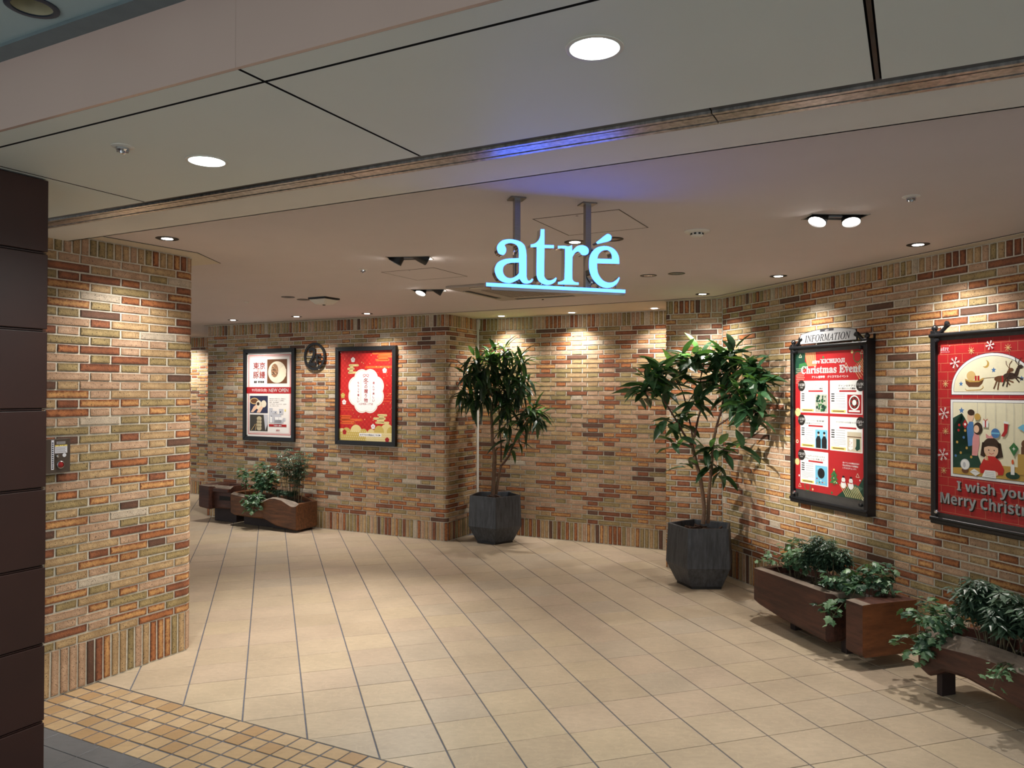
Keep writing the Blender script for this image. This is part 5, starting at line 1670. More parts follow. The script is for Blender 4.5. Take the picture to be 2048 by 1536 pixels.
# room scene
c.poly('printed_table', OCH, [q(2.517, 1.165), q(3.026, 1.165), q(3.026, 1.21), q(2.95, 1.238), q(2.6, 1.238), q(2.517, 1.2)])
for k in range(4):
    c.poly('printed_fir', DGREEN, [q(2.517, 1.2 + 0.075 * k), q(2.517, 1.34 + 0.05 * k), q(2.578, 1.52), q(2.60 + 0.02 * (3 - k), 1.34 + 0.05 * k), q(2.63 + 0.028 * (3 - k), 1.215 + 0.075 * k)])
star('blue_star', BLUE, 2.575, 1.535, 0.02)
for s, z, m in ((2.555, 1.42, CRIM), (2.59, 1.38, BLUE), (2.545, 1.35, OCH), (2.61, 1.32, OCH), (2.57, 1.29, OCH), (2.535, 1.27, BLUE), (2.64, 1.27, OCH), (2.56, 1.45, CRIM), (2.6, 1.42, OCH)): c.disc('bauble', m, *q(s, z), 0.008, 9)
c.poly('ornament', CRIM, [q(2.6, 1.43), q(2.618, 1.455), q(2.6, 1.485), q(2.582, 1.455)]); c.disc('ornament_eye', WHITE, *q(2.6, 1.456), 0.008, 8)
# two onlookers
c.poly('blue_jumper', BLUE, [q(2.62, 1.33), q(2.61, 1.44), q(2.63, 1.475), q(2.655, 1.47), q(2.66, 1.34)])
c.disc('onlooker_face', SKIN, *q(2.635, 1.5), 0.022, 14, 0.028); c.disc('onlooker_hair', DBRN, *q(2.64, 1.525), 0.024, 14, 0.018)
c.poly('pink_dress', PINK, [q(2.645, 1.28), q(2.65, 1.38), q(2.665, 1.42), q(2.69, 1.415), q(2.695, 1.35), q(2.68, 1.28)])
c.disc('child_hair', DBRN, *q(2.685, 1.435), 0.03, 16, 0.036); c.disc('child_face', SKIN, *q(2.675, 1.432), 0.018, 14, 0.022)
# girl writing at the table
c.disc('girl_hair', DBRN, *q(2.77, 1.328), 0.058, 20, 0.06); c.poly('girl_hair', DBRN, [q(2.7, 1.285), q(2.712, 1.36), q(2.828, 1.36), q(2.842, 1.285), q(2.81, 1.275), q(2.73, 1.275)])
c.disc('girl_face', SKIN, *q(2.768, 1.318), 0.045, 20, 0.042)
c.poly('girl_fringe', DBRN, [q(2.722, 1.33), q(2.735, 1.375), q(2.8, 1.375), q(2.816, 1.33), q(2.79, 1.34), q(2.75, 1.34)])
c.poly('girl_ribbon', PINK, [q(2.735, 1.41), q(2.76, 1.395), q(2.785, 1.415), q(2.782, 1.385), q(2.738, 1.383)])
for dx in (-0.014, 0.02): c.disc('girl_eye', INK, *q(2.768 + dx, 1.318), 0.004, 8)
c.line('girl_smile', CRIM, [q(2.756, 1.302), q(2.771, 1.296), q(2.786, 1.303)], 0.003)
c.poly('girl_jumper', RED, [q(2.7, 1.185), q(2.695, 1.22), q(2.72, 1.265), q(2.75, 1.285), q(2.79, 1.285), q(2.825, 1.26), q(2.85, 1.215), q(2.84, 1.185)])
c.disc('girl_hand', SKIN, *q(2.738, 1.272), 0.012, 10); c.disc('girl_hand', SKIN, *q(2.8, 1.19), 0.012, 10)
c.line('pencil', OCH, [q(2.73, 1.3), q(2.75, 1.26)], 0.004)
c.poly('letter_paper', WHITE, [q(2.71, 1.165), q(2.8, 1.165), q(2.795, 1.205), q(2.73, 1.205)])
for k in range(3): c.line('letter_line', GREY, [q(2.73, 1.175 + 0.009 * k), q(2.79, 1.175 + 0.009 * k)], 0.0018)
c.poly('envelope', WHITE, [q(2.63, 1.185), q(2.67, 1.165), q(2.7, 1.185), q(2.66, 1.205)]); c.line('envelope_fold', GREY, [q(2.63, 1.185), q(2.667, 1.19), q(2.7, 1.185)], 0.002)
c.disc('globe_base', BRN, *q(2.6, 1.19), 0.024, 12, 0.016); c.disc('snow_globe', LGREY, *q(2.6, 1.225), 0.032, 18); c.disc('globe_inside', WHITE, *q(2.6, 1.225), 0.028, 18); c.disc('globe_figure', LGREY, *q(2.595, 1.222), 0.01, 10, 0.016)
c.disc('candle_wreath', DGREEN, *q(2.9, 1.19), 0.042, 16, 0.02); c.rect('candle', WHITE, *q(2.889, 1.195), *q(2.911, 1.25)); c.disc('flame', ORNG, *q(2.9, 1.264), 0.007, 10, 0.014)
c.rect('drawer_chest', OCH, *q(2.93, 1.2), *q(3.026, 1.31)); c.rect('toy_bear', BRN, *q(2.95, 1.31), *q(3.0, 1.35)); c.disc('toy_bear', BRN, *q(2.975, 1.365), 0.024, 12)
for s, z0, z1, kind in ((2.683, 1.52, 1.582, 'gold'), (2.735, 1.485, 1.582, 'gift'), (2.797, 1.44, 1.582, 'blue'), (2.862, 1.475, 1.582, 'sock'), (2.908, 1.37, 1.582, 'green'), (2.96, 1.47, 1.582, 'bird')):
    c.line('string', GREY, [q(s, z1), q(s, z0)], 0.0014)
    if kind == 'gold': c.disc('hung_bauble', OCH, *q(s, z0 - 0.018), 0.02, 14)
    elif kind == 'gift': c.rect('hung_gift', WHITE, *q(s - 0.018, z0 - 0.04), *q(s + 0.018, z0 - 0.005)); c.rect('gift_band', CRIM, *q(s - 0.004, z0 - 0.04), *q(s + 0.004, z0 - 0.005)); c.line('gift_bow', CRIM, [q(s - 0.014, z0 + 0.006), q(s, z0 - 0.005), q(s + 0.014, z0 + 0.006)], 0.004)
    elif kind == 'blue': c.disc('hung_bauble_blue', BLUE, *q(s, z0 - 0.026), 0.027, 16); c.rect('bauble_band', SKY, *q(s - 0.026, z0 - 0.03), *q(s + 0.026, z0 - 0.022))
    elif kind == 'sock': c.poly('hung_stocking', CRIM, [q(s - 0.012, z0), q(s + 0.014, z0 - 0.004), q(s + 0.006, z0 - 0.055), q(s - 0.012, z0 - 0.078), q(s - 0.03, z0 - 0.074), q(s - 0.012, z0 - 0.045)]); c.poly('stocking_cuff', WHITE, [q(s - 0.014, z0 + 0.008), q(s + 0.016, z0 + 0.004), q(s + 0.014, z0 - 0.008), q(s - 0.013, z0 - 0.004)])
    elif kind == 'green': c.poly('hung_drop', GREEN, [q(s - 0.028, z0 - 0.03), q(s, z0), q(s + 0.028, z0 - 0.03), q(s, z0 - 0.075)]); star('drop_star', WHITE, s, z0 - 0.034, 0.012, 4, 0.3)
    else: c.poly('hung_bird', SKY, [q(s - 0.03, z0 - 0.02), q(s, z0), q(s + 0.04, z0 - 0.01), q(s + 0.01, z0 - 0.04)])
def flake(s, z, r):
    for k in range(3):
        a = k * math.pi / 3 + 0.2
        dx, dz = math.cos(a), math.sin(a)
        c.line('snowflake', WHITE, [q(s - dx * r, z - dz * r), q(s + dx * r, z + dz * r)], 0.0032)
        for sg in (-1, 1):
            for f in (0.55, 0.8):
                for o in (-0.7, 0.7):
                    b = a + o
                    x, y = s + sg * dx * r * f, z + sg * dz * r * f
                    c.line('snowflake', WHITE, [q(x, y), q(x + sg * math.cos(b) * r * 0.28, y + sg * math.sin(b) * r * 0.28)], 0.0026)
for s, z, r in ((2.533, 1.815, 0.033), (2.765, 1.905, 0.026), (2.455, 1.516, 0.036), (2.447, 1.27, 0.037), (3.088, 1.5, 0.034), (3.09, 1.25, 0.034), (3.01, 1.82, 0.03)): flake(s, z, r)
for s, z in ((2.645, 1.88), (2.876, 1.885), (2.467, 1.691), (2.466, 1.41), (2.454, 1.175), (3.08, 1.69), (3.08, 1.38)):
    for k in range(4):
        a = k * math.pi / 4
        c.line('gold_sparkle', PGOLD, [q(s - math.cos(a) * 0.021, z - math.sin(a) * 0.021), q(s + math.cos(a) * 0.021, z + math.sin(a) * 0.021)], 0.0026)
SHD = pr('letter_shadow', (44, 52, 44))
for dx, dz, m, part in ((0.006, -0.006, SHD, 'greeting_shadow'), (0, 0, pr('greeting_white', (226, 228, 230)), 'greeting')):
    c.text(part, m, '𝗜 𝘄𝗶𝘀𝗵 𝘆𝗼𝘂', q(2.545 + dx, 0)[0], q(0, 1.052 + dz)[1], 0.075, 0.43, 'L', bold=0.0005)
    c.text(part, m, '𝗠𝗲𝗿𝗿𝘆 𝗖𝗵𝗿𝗶𝘀𝘁𝗺𝗮𝘀', q(2.428 + dx, 0)[0], q(0, 0.962 + dz)[1], 0.086, 0.69, 'L', bold=0.0005)
c.build(sh, T(xw / 2, -0.0537, 0.068 + PH_ / 2))

# ------------------------------------------------------------------ control box on the pillar
bx = wall_thing('control_box', P0, VV, 0.042, 1.29, 'grey-brown switch box with red button on the brick pillar', 'switch box')
mb = MB(); mb.box(-0.07, 0.07, -0.028, 0.0, -0.09, 0.09); mb.build('housing', mat('box_bronze', (86, 76, 68), rough=0.4, metal=0.3), bx, bevel=0.002)
c = Canvas()
STK = pr('sticker_white', (226, 228, 236))
c.rect('side_label', STK, -0.035, -0.072, -0.02, 0.085)
for k in range(13): c.rect('side_label_text', NAVY, -0.0315, -0.066 + 0.011 * k, -0.0235, -0.059 + 0.011 * k)
c.rect('nameplate', GREY, -0.007, 0.062, 0.042, 0.076); c.text('nameplate_text', INK, '三和シヤッター', 0.0175, 0.067, 0.0055, 0.035)
c.rect('caution_label', STK, -0.015, 0.014, 0.052, 0.058); c.rect('caution_head', YELL, -0.015, 0.05, 0.052, 0.058)
c.text('caution_text', INK, '▲ 注 意', 0.02, 0.0512, 0.0055, 0.035)
for k in range(5): c.rect('caution_line', GREY, -0.011, 0.019 + 0.006 * k, 0.046 - 0.006 * (k % 2), 0.0215 + 0.006 * k)
c.disc('round_sticker', STK, 0.036, 0.002, 0.0105, 18)
c.build(bx, T(0, -0.0285, 0))
mb = MB(); m_ = Matrix.Translation((0.014, -0.028, -0.048)) @ Matrix.Rotation(math.pi / 2, 4, 'X')
mb.lathe([(0.021, 0.0), (0.021, 0.005), (0.0165, 0.007), (0.016, 0.003)], 24, m_); mb.build('button_rim', M_STEEL, bx, smooth=True)
mb = MB(); mb.lathe([(0.016, 0.0), (0.0155, 0.005), (0.010, 0.007), (0.0, 0.0075)], 24, m_); mb.build('red_button', mat('red_button_plastic', (150, 26, 30), rough=0.3), bx, smooth=True)
mb = MB(); mb.lathe([(0.0085, 0.0), (0.008, 0.01), (0.0, 0.012)], 14, Matrix.Translation((-0.004, -0.028, 0.0)) @ Matrix.Rotation(math.pi / 2, 4, 'X')); mb.build('key_switch', M_CHROME, bx, smooth=True)

# ------------------------------------------------------------------ white cable duct in the corner behind the left tree
cd = empty('cable_duct', frame(C1 + VV * 0.655, VV), 'thin white cable duct running up the brick corner behind the left tree', 'duct')
mb = MB(); mb.box(-0.014, 0.014, -0.018, 0.0, 0.003, 2.36); mb.build('duct_run', M_WHITE, cd, bevel=0.002)
mb = MB(); mb.prism([(-0.016, 0.0), (0.016, 0.0), (0.026, 0.06), (0.026, 0.115), (-0.016, 0.115)], lambda p: (p[0], 0.0, p[1] + 2.36), lambda p: (p[0], -0.026, p[1] + 2.36)); mb.build('duct_elbow', M_WHITE, cd, bevel=0.003)

# ------------------------------------------------------------------ pots, troughs
def slate_mat():
    m, nt, p = new_mat('slate_pot')
    f = noise_n(nt, 9, 5, 0.65, stretch=(5, 5, 0.6))
    g2 = noise_n(nt, 60, 4, 0.7, stretch=(2, 2, 0.3))
    col = mixc(nt, ramp(nt, f, 0.3, 0.72), lin((36, 38, 43)), lin((78, 82, 88)))
    col = mixc(nt, math_n(nt, 'MULTIPLY', ramp(nt, g2, 0.5, 0.8), 0.5), col, lin((28, 28, 32)))
    nt.links.new(col, p.inputs['Base Color'])
    p.inputs['Roughness'].default_value = 0.5
    bump_n(nt, p, g2, 0.35, 0.004)
    return m
M_POT = slate_mat()
def pot(cx, cy, rot, rt, rm, rb, h, zm, lab):
    e = empty('faceted_pot', T(cx, cy, 0) @ Matrix.Rotation(rot, 4, 'Z'), lab, 'pot', 'five-sided slate pots')
    def ring_(r, z): return [(r * math.cos(math.radians(-126 + 72 * k)), r * math.sin(math.radians(-126 + 72 * k)), z) for k in range(5)]
    mb = MB()
    rings = [ring_(rb * 0.9, 0.022), ring_(rb, 0.022), ring_(rm, zm), ring_(rt, h), ring_(rt - 0.022, h), ring_(rt - 0.03, h - 0.075)]
    vs_ = [p for r_ in rings for p in r_]
    fs_ = [(0, 1, 2, 3, 4)[::-1]]
    for i in range(len(rings) - 1):
        for k in range(5):
            fs_.append((i * 5 + k, i * 5 + (k + 1) % 5, (i + 1) * 5 + (k + 1) % 5, (i + 1) * 5 + k))
    mb.add(vs_, fs_)
    mb.build('pot_body', M_POT, e, bevel=0.005)
    mb = MB(); mb.prism([(p[0] * 0.96, p[1] * 0.96) for p in ring_(rb, 0)], lambda p: (p[0], p[1], 0.0), lambda p: (p[0], p[1], 0.0225)); mb.build('base_plinth', M_BLACK, e)
    mb = MB(); mb.add(ring_(rt - 0.028, h - 0.06), [(0, 1, 2, 3, 4)]); mb.build('soil', M_SOIL, e)
    pr_ = random.Random(int(cx * 100))
    for k in range(26):
        a, r_ = pr_.uniform(0, 6.28), pr_.uniform(0.03, rt * 0.72)
        L_, w_ = pr_.uniform(0.04, 0.11), pr_.uniform(0.012, 0.03)
        m = T(r_ * math.cos(a), r_ * math.sin(a), h - 0.052 + pr_.uniform(0, 0.02)) @ Matrix.Rotation(pr_.uniform(0, 6.28), 4, 'Z') @ Matrix.Rotation(pr_.uniform(-0.35, 0.35), 4, 'Y') @ Matrix.Rotation(pr_.uniform(-0.5, 0.5), 4, 'X')
        mb = MB(); mb.prism([(-L_ / 2, -w_ * 0.3), (-L_ * 0.1, -w_ / 2), (L_ / 2, -w_ * 0.2), (L_ * 0.45, w_ * 0.3), (-L_ * 0.05, w_ / 2), (-L_ / 2, w_ * 0.25)], lambda p: m @ Vector((p[0], p[1], -0.006)), lambda p: m @ Vector((p[0], p[1], 0.006)))
        mb.build('bark_chip', M_BARKCHIP, e)
    return e
POT_R = (1.62, 6.605); POT_L = (-0.185, 8.48)
pot(*POT_R, 0.0, 0.283, 0.302, 0.216, 0.512, 0.185, 'larger-looking slate grey faceted pot holding the tree beside the pier')
pot(*POT_L, math.radians(39), 0.29, 0.305, 0.212, 0.515, 0.185, 'slate grey faceted pot holding the tree in the left brick corner')

M_WOOD_R = wood_mat('dark_trough', (46, 28, 24), (92, 56, 44), 0.5, (2.0, 14, 14))
M_WOOD_L = wood_mat('log_trough', (62, 38, 22), (128, 82, 50), 0.5, (2.0, 14, 14))
M_WOOD_END = wood_mat('end_grain', (84, 48, 28), (136, 82, 48), 0.5, (9, 2, 9))
M_SAP = wood_mat('sapwood_rim', (92, 80, 70), (136, 122, 108), 0.7, (3, 10, 10))

def trough(name, base, d, stations, lab, feet_plinths, wood, end_mat=None, group=None):
    """loft along the wall: stations (x, z_bottom, z_front_top, z_rim, front, rim_front, rim_back, back, cavity 0/1); y is negative out of the wall"""
    e = empty(name, frame(base, d), lab, 'planter', group)
    mb = MB()
    rows = []
    for x, zb, zf, zr, df, drf, drb, db, cav in stations:
        zi = zr - (0.055 if cav else 0.0)
        ch = 0.018
        rows.append([(x, -df + ch, zb), (x, -df, zb + ch), (x, -df, zf), (x, -drf, zr), (x, -drf + 0.008, zi), (x, -drb - 0.008, zi), (x, -drb, zr), (x, -db, zr), (x, -db, zb + ch), (x, -db - ch, zb)])
    n = len(rows[0])
    vs_ = [p for r_ in rows for p in r_]
    fs_, mi = [], []
    for i in range(len(rows) - 1):
        for k in range(n):
            k2 = (k + 1) % n
            fs_.append((i * n + k, (i + 1) * n + k, (i + 1) * n + k2, i * n + k2)); mi.append(2 if k == 2 else 0)
    fs_.append(tuple(range(n))); mi.append(1)
    e0 = (len(rows) - 1) * n
    fs_.append(tuple(e0 + k for k in range(n - 1, -1, -1))); mi.append(1)
    mb.v, mb.f, mb.mi = [tuple(p) for p in vs_], fs_, mi
    mb.build('trough_body', [wood, end_mat or wood, M_SAP if any(s[3] - s[2] > 0.02 for s in stations) else wood], e, bevel=0.006)
    cav = [s for s in stations if s[8]]
    mb = MB()
    vs_ = []
    for x, zb, zf, zr, df, drf, drb, db, _ in cav:
        vs_ += [(x, -drf + 0.007, zr - 0.046), (x, -drb - 0.007, zr - 0.046)]
    mb.add(vs_, [(2 * i, 2 * i + 2, 2 * i + 3, 2 * i + 1) for i in range(len(cav) - 1)])
    mb.build('soil', M_SOIL, e)
    for x0, x1, y0, y1, z1 in feet_plinths:
        mb = MB(); mb.box(x0, x1, -y1, -y0, 0.0, z1); mb.build('foot_or_shade_plinth', mat('foot_shade_plinth_dark', (44, 30, 28), rough=0.7, var=0.2), e, bevel=0.003)
    return e

# right wall, first trough (x measured along W from C4)
def st(x, zb, zf, zr, df, cav, rim=0.06, back=0.17, drf=None):
    return (x, zb, zf, zr, df, drf if drf is not None else df - rim, back + 0.045, back, cav)
T1 = trough('log_planter', C4, W, [
    st(1.235, 0.19, 0.30, 0.31, 0.50, 0), st(1.29, 0.135, 0.376, 0.381, 0.565, 0), st(1.345, 0.125, 0.378, 0.383, 0.57, 0), st(1.35, 0.125, 0.378, 0.383, 0.57, 1),
    st(1.6, 0.095, 0.381, 0.386, 0.57, 1), st(2.04, 0.072, 0.384, 0.389, 0.57, 1), st(2.045, 0.072, 0.384, 0.389, 0.57, 1, rim=0.06), st(2.062, 0.085, 0.375, 0.389, 0.52, 1, drf=0.46),
    st(2.075, 0.12, 0.30, 0.385, 0.43, 1, drf=0.40), st(2.20, 0.12, 0.30, 0.385, 0.43, 1, drf=0.40), st(2.215, 0.09, 0.36, 0.389, 0.50, 0, drf=0.43), st(2.225, 0.08, 0.388, 0.392, 0.57, 0),
    st(2.362, 0.08, 0.388, 0.392, 0.57, 0)],
    'dark timber planter with a notch and square end block, below the information board', [(1.53, 1.58, 0.26, 0.44, 0.11), (2.03, 2.08, 0.24, 0.44, 0.1)], M_WOOD_R, M_WOOD_END, 'timber planters')
# right wall, nearest trough
T2 = trough('log_planter', C4, W, [
    st(2.688, 0.155, 0.247, 0.30, 0.488, 0, rim=0.04), st(2.70, 0.125, 0.258, 0.325, 0.493, 0, rim=0.06), st(2.745, 0.108, 0.272, 0.34, 0.495, 0, rim=0.09), st(2.76, 0.108, 0.272, 0.345, 0.495, 1, rim=0.09),
    st(2.86, 0.165, 0.29, 0.355, 0.495, 1, rim=0.09), st(2.99, 0.175, 0.305, 0.362, 0.495, 1, rim=0.09), st(3.08, 0.165, 0.313, 0.364, 0.495, 1, rim=0.09), st(3.24, 0.14, 0.312, 0.365, 0.495, 1, rim=0.085), st(3.45, 0.11, 0.30, 0.36, 0.495, 1, rim=0.08),
    st(3.455, 0.11, 0.30, 0.36, 0.495, 0, rim=0.08), st(3.60, 0.12, 0.29, 0.35, 0.49, 0, rim=0.08)],
    'dark hewn log planter with pale sapwood rim, nearest at the bottom right corner', [(2.75, 2.785, 0.33, 0.425, 0.145), (3.42, 3.5, 0.24, 0.46, 0.14)], M_WOOD_R, M_WOOD_R, 'timber planters')
# poster wall: hewn log trough (x measured along U from C1, negative to the left)
def sl(x, zb, zf, zr, df, cav, rim=0.05, back=0.035, drf=None):
    return (-x, zb, zf, zr, df, drf if drf is not None else df - rim, back + 0.04, back, cav)
T3 = trough('log_planter', C1, U, [
    sl(2.905, 0.21, 0.36, 0.38, 0.33, 0), sl(2.86, 0.15, 0.385, 0.405, 0.375, 0), sl(2.80, 0.135, 0.38, 0.40, 0.385, 0), sl(2.795, 0.135, 0.38, 0.40, 0.385, 1), sl(2.5, 0.121, 0.345, 0.37, 0.385, 1), sl(2.33, 0.125, 0.325, 0.355, 0.385, 1),
    sl(2.29, 0.12, 0.335, 0.36, 0.395, 1), sl(2.2, 0.09, 0.372, 0.385, 0.40, 1), sl(2.12, 0.067, 0.378, 0.39, 0.40, 1), sl(2.02, 0.05, 0.365, 0.38, 0.398, 1), sl(1.93, 0.04, 0.325, 0.36, 0.397, 1, rim=0.075), sl(1.87, 0.034, 0.302, 0.345, 0.396, 1, rim=0.085),
    sl(1.835, 0.03, 0.300, 0.335, 0.395, 1, rim=0.075), sl(1.832, 0.03, 0.300, 0.335, 0.395, 0, rim=0.075), sl(1.795, 0.03, 0.310, 0.33, 0.395, 0)],
    'wavy hewn log planter under the white bun poster', [(-2.80, -2.3, 0.05, 0.22, 0.135), (-2.28, -1.88, 0.06, 0.26, 0.07)], M_WOOD_L, M_WOOD_L, 'timber planters')  # no feet here: long dark plinths added to read as shadow underneath
# poster wall, far left: square timber planter with a slot
T4 = trough('log_planter', C1, U, [
    sl(3.405, 0.188, 0.463, 0.468, 0.38, 0), sl(3.235, 0.172, 0.455, 0.468, 0.38, 0), sl(3.225, 0.176, 0.45, 0.466, 0.33, 0), sl(3.22, 0.176, 0.445, 0.466, 0.30, 0),
    sl(3.20, 0.176, 0.43, 0.465, 0.30, 1, rim=0.03), sl(2.98, 0.18, 0.43, 0.462, 0.30, 1, rim=0.03), sl(2.975, 0.18, 0.43, 0.462, 0.30, 0, rim=0.03), sl(2.945, 0.18, 0.43, 0.462, 0.30, 0)],
    'square-cut dark timber planter with a slot, at far left behind the pillar', [(-3.34, -2.96, 0.04, 0.19, 0.19)], M_WOOD_R, M_WOOD_R, 'timber planters')  # full-length dark plinth added in place of feet, standing in for shade
mb = MB(); mb.box(-3.13, -2.95, -0.306, -0.296, 0.285, 0.335); mb.build('slot', M_VOID, T4)
mb = MB(); mb.box(-3.21, -2.945, -0.345, -0.298, 0.39, 0.43); mb.build('ledge', M_WOOD_R, T4, bevel=0.004)

# ------------------------------------------------------------------ trees
M_BARK = mat('tree_bark', (116, 92, 74), rough=0.85, var=0.3, scale=40, bump=0.5, stretch=(2, 2, 0.5))
M_TWIG = mat('twig_bark', (84, 58, 46), rough=0.8, var=0.25, scale=40)
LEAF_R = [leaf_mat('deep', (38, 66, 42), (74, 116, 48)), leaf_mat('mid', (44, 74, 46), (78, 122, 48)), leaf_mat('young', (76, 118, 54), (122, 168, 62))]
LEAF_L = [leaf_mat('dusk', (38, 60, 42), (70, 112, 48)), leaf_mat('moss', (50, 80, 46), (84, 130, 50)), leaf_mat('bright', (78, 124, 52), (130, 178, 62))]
def leaf_mesh(name, L_, w_, fold, droop, m, wave=0.0):
    """one blade: base at the origin, growing along +x, upper side +z"""
    n = 6
    vs_, fs_ = [], []
    for i in range(n + 1):
        t = i / n
        hw = w_ * 0.5 * (math.sin(math.pi * min(1, t * 0.96 + 0.04)) ** 0.8) * (1 - 0.35 * t) * 1.25
        if i == n: hw = 0.0004
        x = L_ * t
        z = -droop * L_ * t * t
        vs_ += [(x, -hw, z + fold * hw + wave * math.sin(t * 9) * hw), (x, 0, z), (x, hw, z + fold * hw - wave * math.sin(t * 9) * hw)]
    for i in range(n):
        a = 3 * i
        fs_ += [(a, a + 3, a + 4, a + 1), (a + 1, a + 4, a + 5, a + 2)]
    me = bpy.data.meshes.new(name)
    me.from_pydata(vs_, [], fs_)
    me.materials.append(m)
    me.polygons.foreach_set('use_smooth', [True] * len(me.polygons))
    return me

def tree(base, branches, clusters, leaves, lab, seed, r0, droop, dense, share, walls):
    tr_ = random.Random(seed)
    e = empty('indoor_tree', T(base[0], base[1], 0.45), lab, 'tree', 'indoor trees in slate pots')
    off = Vector((base[0], base[1], 0.45))
    for k, b in enumerate(branches):
        pts = [Vector(p) - off for p in b]
        fine = []
        for i in range(len(pts) - 1):
            p0 = pts[max(i - 1, 0)]; p1 = pts[i]; p2 = pts[i + 1]; p3 = pts[min(i + 2, len(pts) - 1)]
            for q_ in range(4):
                t = q_ / 4
                fine.append(0.5 * ((2 * p1) + (p2 - p0) * t + (2 * p0 - 5 * p1 + 4 * p2 - p3) * t * t + (3 * p1 - p0 - 3 * p2 + p3) * t ** 3))
        fine.append(pts[-1])
        ra = r0[k]
        mb = MB(); mb.tube(fine, [ra[0] + (ra[1] - ra[0]) * i / (len(fine) - 1) for i in range(len(fine))], 8)
        mb.build('trunk' if ra[0] > 0.013 else 'branch', M_BARK if ra[0] > 0.013 else M_TWIG, e, smooth=True)
    tips = [(Vector(p) - off) for b in branches for p in b[2:]]
    count = 0
    mass = MB()
    for x, y, z, n in clusters:
        c0 = Vector((x, y, z)) - off
        near = min(tips, key=lambda t: (t - c0).length)
        out = (c0 - near)
        if out.length > 0.02:
            mb = MB(); mid = (c0 + near) / 2 + Vector((0, 0, -0.015)); mb.tube([near, mid, c0], [0.005, 0.004, 0.003], 6); mb.build('twig', M_TWIG, e, smooth=True)
        n = round(n * dense)
        for k in range(n):
            count += 1
            az = 2 * math.pi * k / n + tr_.uniform(-0.4, 0.4)
            el = tr_.uniform(-0.75, 0.65) - droop
            if tr_.random() < 0.18: el = tr_.uniform(0.6, 1.2)
            d = Vector((math.cos(az) * math.cos(el), math.sin(az) * math.cos(el), math.sin(el)))
            bpos = c0 + Vector((tr_.uniform(-0.05, 0.05), tr_.uniform(-0.05, 0.05), tr_.uniform(-0.06, 0.06))) + d * 0.008
            side = d.cross(Vector((0, 0, 1))).normalized()
            upv = side.cross(d).normalized()
            rm_ = Matrix((d, -side, upv)).transposed().to_4x4()
            roll = Matrix.Rotation(tr_.uniform(-0.5, 0.5), 4, 'X')
            s_ = tr_.uniform(0.72, 1.2)
            tip = bpos + off + d * (0.2 * s_)
            for pp, nn in walls:                     # keep every blade clear of the brickwork
                if pp is C3 and tip.dot(U) < C3.dot(U) - 0.12: continue
                gap_ = min((tip - pp).dot(nn), (bpos + off - pp).dot(nn)) - 0.035
                if gap_ < 0: bpos = bpos - nn * gap_
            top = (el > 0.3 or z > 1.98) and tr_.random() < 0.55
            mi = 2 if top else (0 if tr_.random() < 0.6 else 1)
            me = leaves[mi][tr_.randint(0, 1)]
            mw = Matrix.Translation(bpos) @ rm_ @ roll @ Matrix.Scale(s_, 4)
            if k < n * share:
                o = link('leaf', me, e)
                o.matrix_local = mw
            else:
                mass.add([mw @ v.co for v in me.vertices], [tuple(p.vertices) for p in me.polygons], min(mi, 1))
    tag(mass.build('leaf_mass', [leaves[0][0].materials[0], leaves[1][0].materials[0]], e), kind='stuff')
    return e
LV_R = [[leaf_mesh('leaf', 0.185, 0.062, 0.35, dr, m, 0.1) for dr in (0.18, 0.34)] for m in LEAF_R]
LV_L = [[leaf_mesh('leaf', 0.21, 0.042, 0.3, dr, m, 0.15) for dr in (0.3, 0.55)] for m in LEAF_L]
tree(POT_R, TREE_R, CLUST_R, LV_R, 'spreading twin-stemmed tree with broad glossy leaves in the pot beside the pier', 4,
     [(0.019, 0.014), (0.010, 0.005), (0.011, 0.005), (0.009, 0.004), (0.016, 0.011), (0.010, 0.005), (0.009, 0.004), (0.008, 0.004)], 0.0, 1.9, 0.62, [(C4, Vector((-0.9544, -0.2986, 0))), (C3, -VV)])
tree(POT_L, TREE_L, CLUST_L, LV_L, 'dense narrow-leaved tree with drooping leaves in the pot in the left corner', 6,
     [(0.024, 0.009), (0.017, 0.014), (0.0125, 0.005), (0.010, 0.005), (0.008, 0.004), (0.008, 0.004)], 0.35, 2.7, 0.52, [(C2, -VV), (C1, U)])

# ------------------------------------------------------------------ planting in the troughs
IVY = [leaf_mat('ivy_dark', (52, 82, 62), (86, 130, 62), 0.4), leaf_mat('ivy_mid', (76, 110, 78), (110, 150, 70), 0.4), leaf_mat('ivy_pale', (108, 140, 104), (130, 170, 84), 0.4)]
SCH = [leaf_mat('umbrella_dark', (58, 80, 66), (80, 120, 66), 0.35), leaf_mat('umbrella_mid', (84, 108, 88), (104, 140, 80), 0.35)]
def ivy_mesh(m, s=0.048):
    pts = [(0, 0), (0.18, 0.42), (0.34, 0.30), (0.52, 0.52), (0.66, 0.24), (1.0, 0.0), (0.66, -0.24), (0.52, -0.52), (0.34, -0.30), (0.18, -0.42)]
    vs_ = [(0.4 * s, 0, 0.02 * s)] + [(x * s, y * s, -0.22 * s * (abs(y) + 0.5 * x * x)) for x, y in pts]
    me = bpy.data.meshes.new('leaf')
    me.from_pydata(vs_, [], [(0, i + 1, (i + 1) % len(pts) + 1) for i in range(len(pts))])
    me.materials.append(m)
    return me
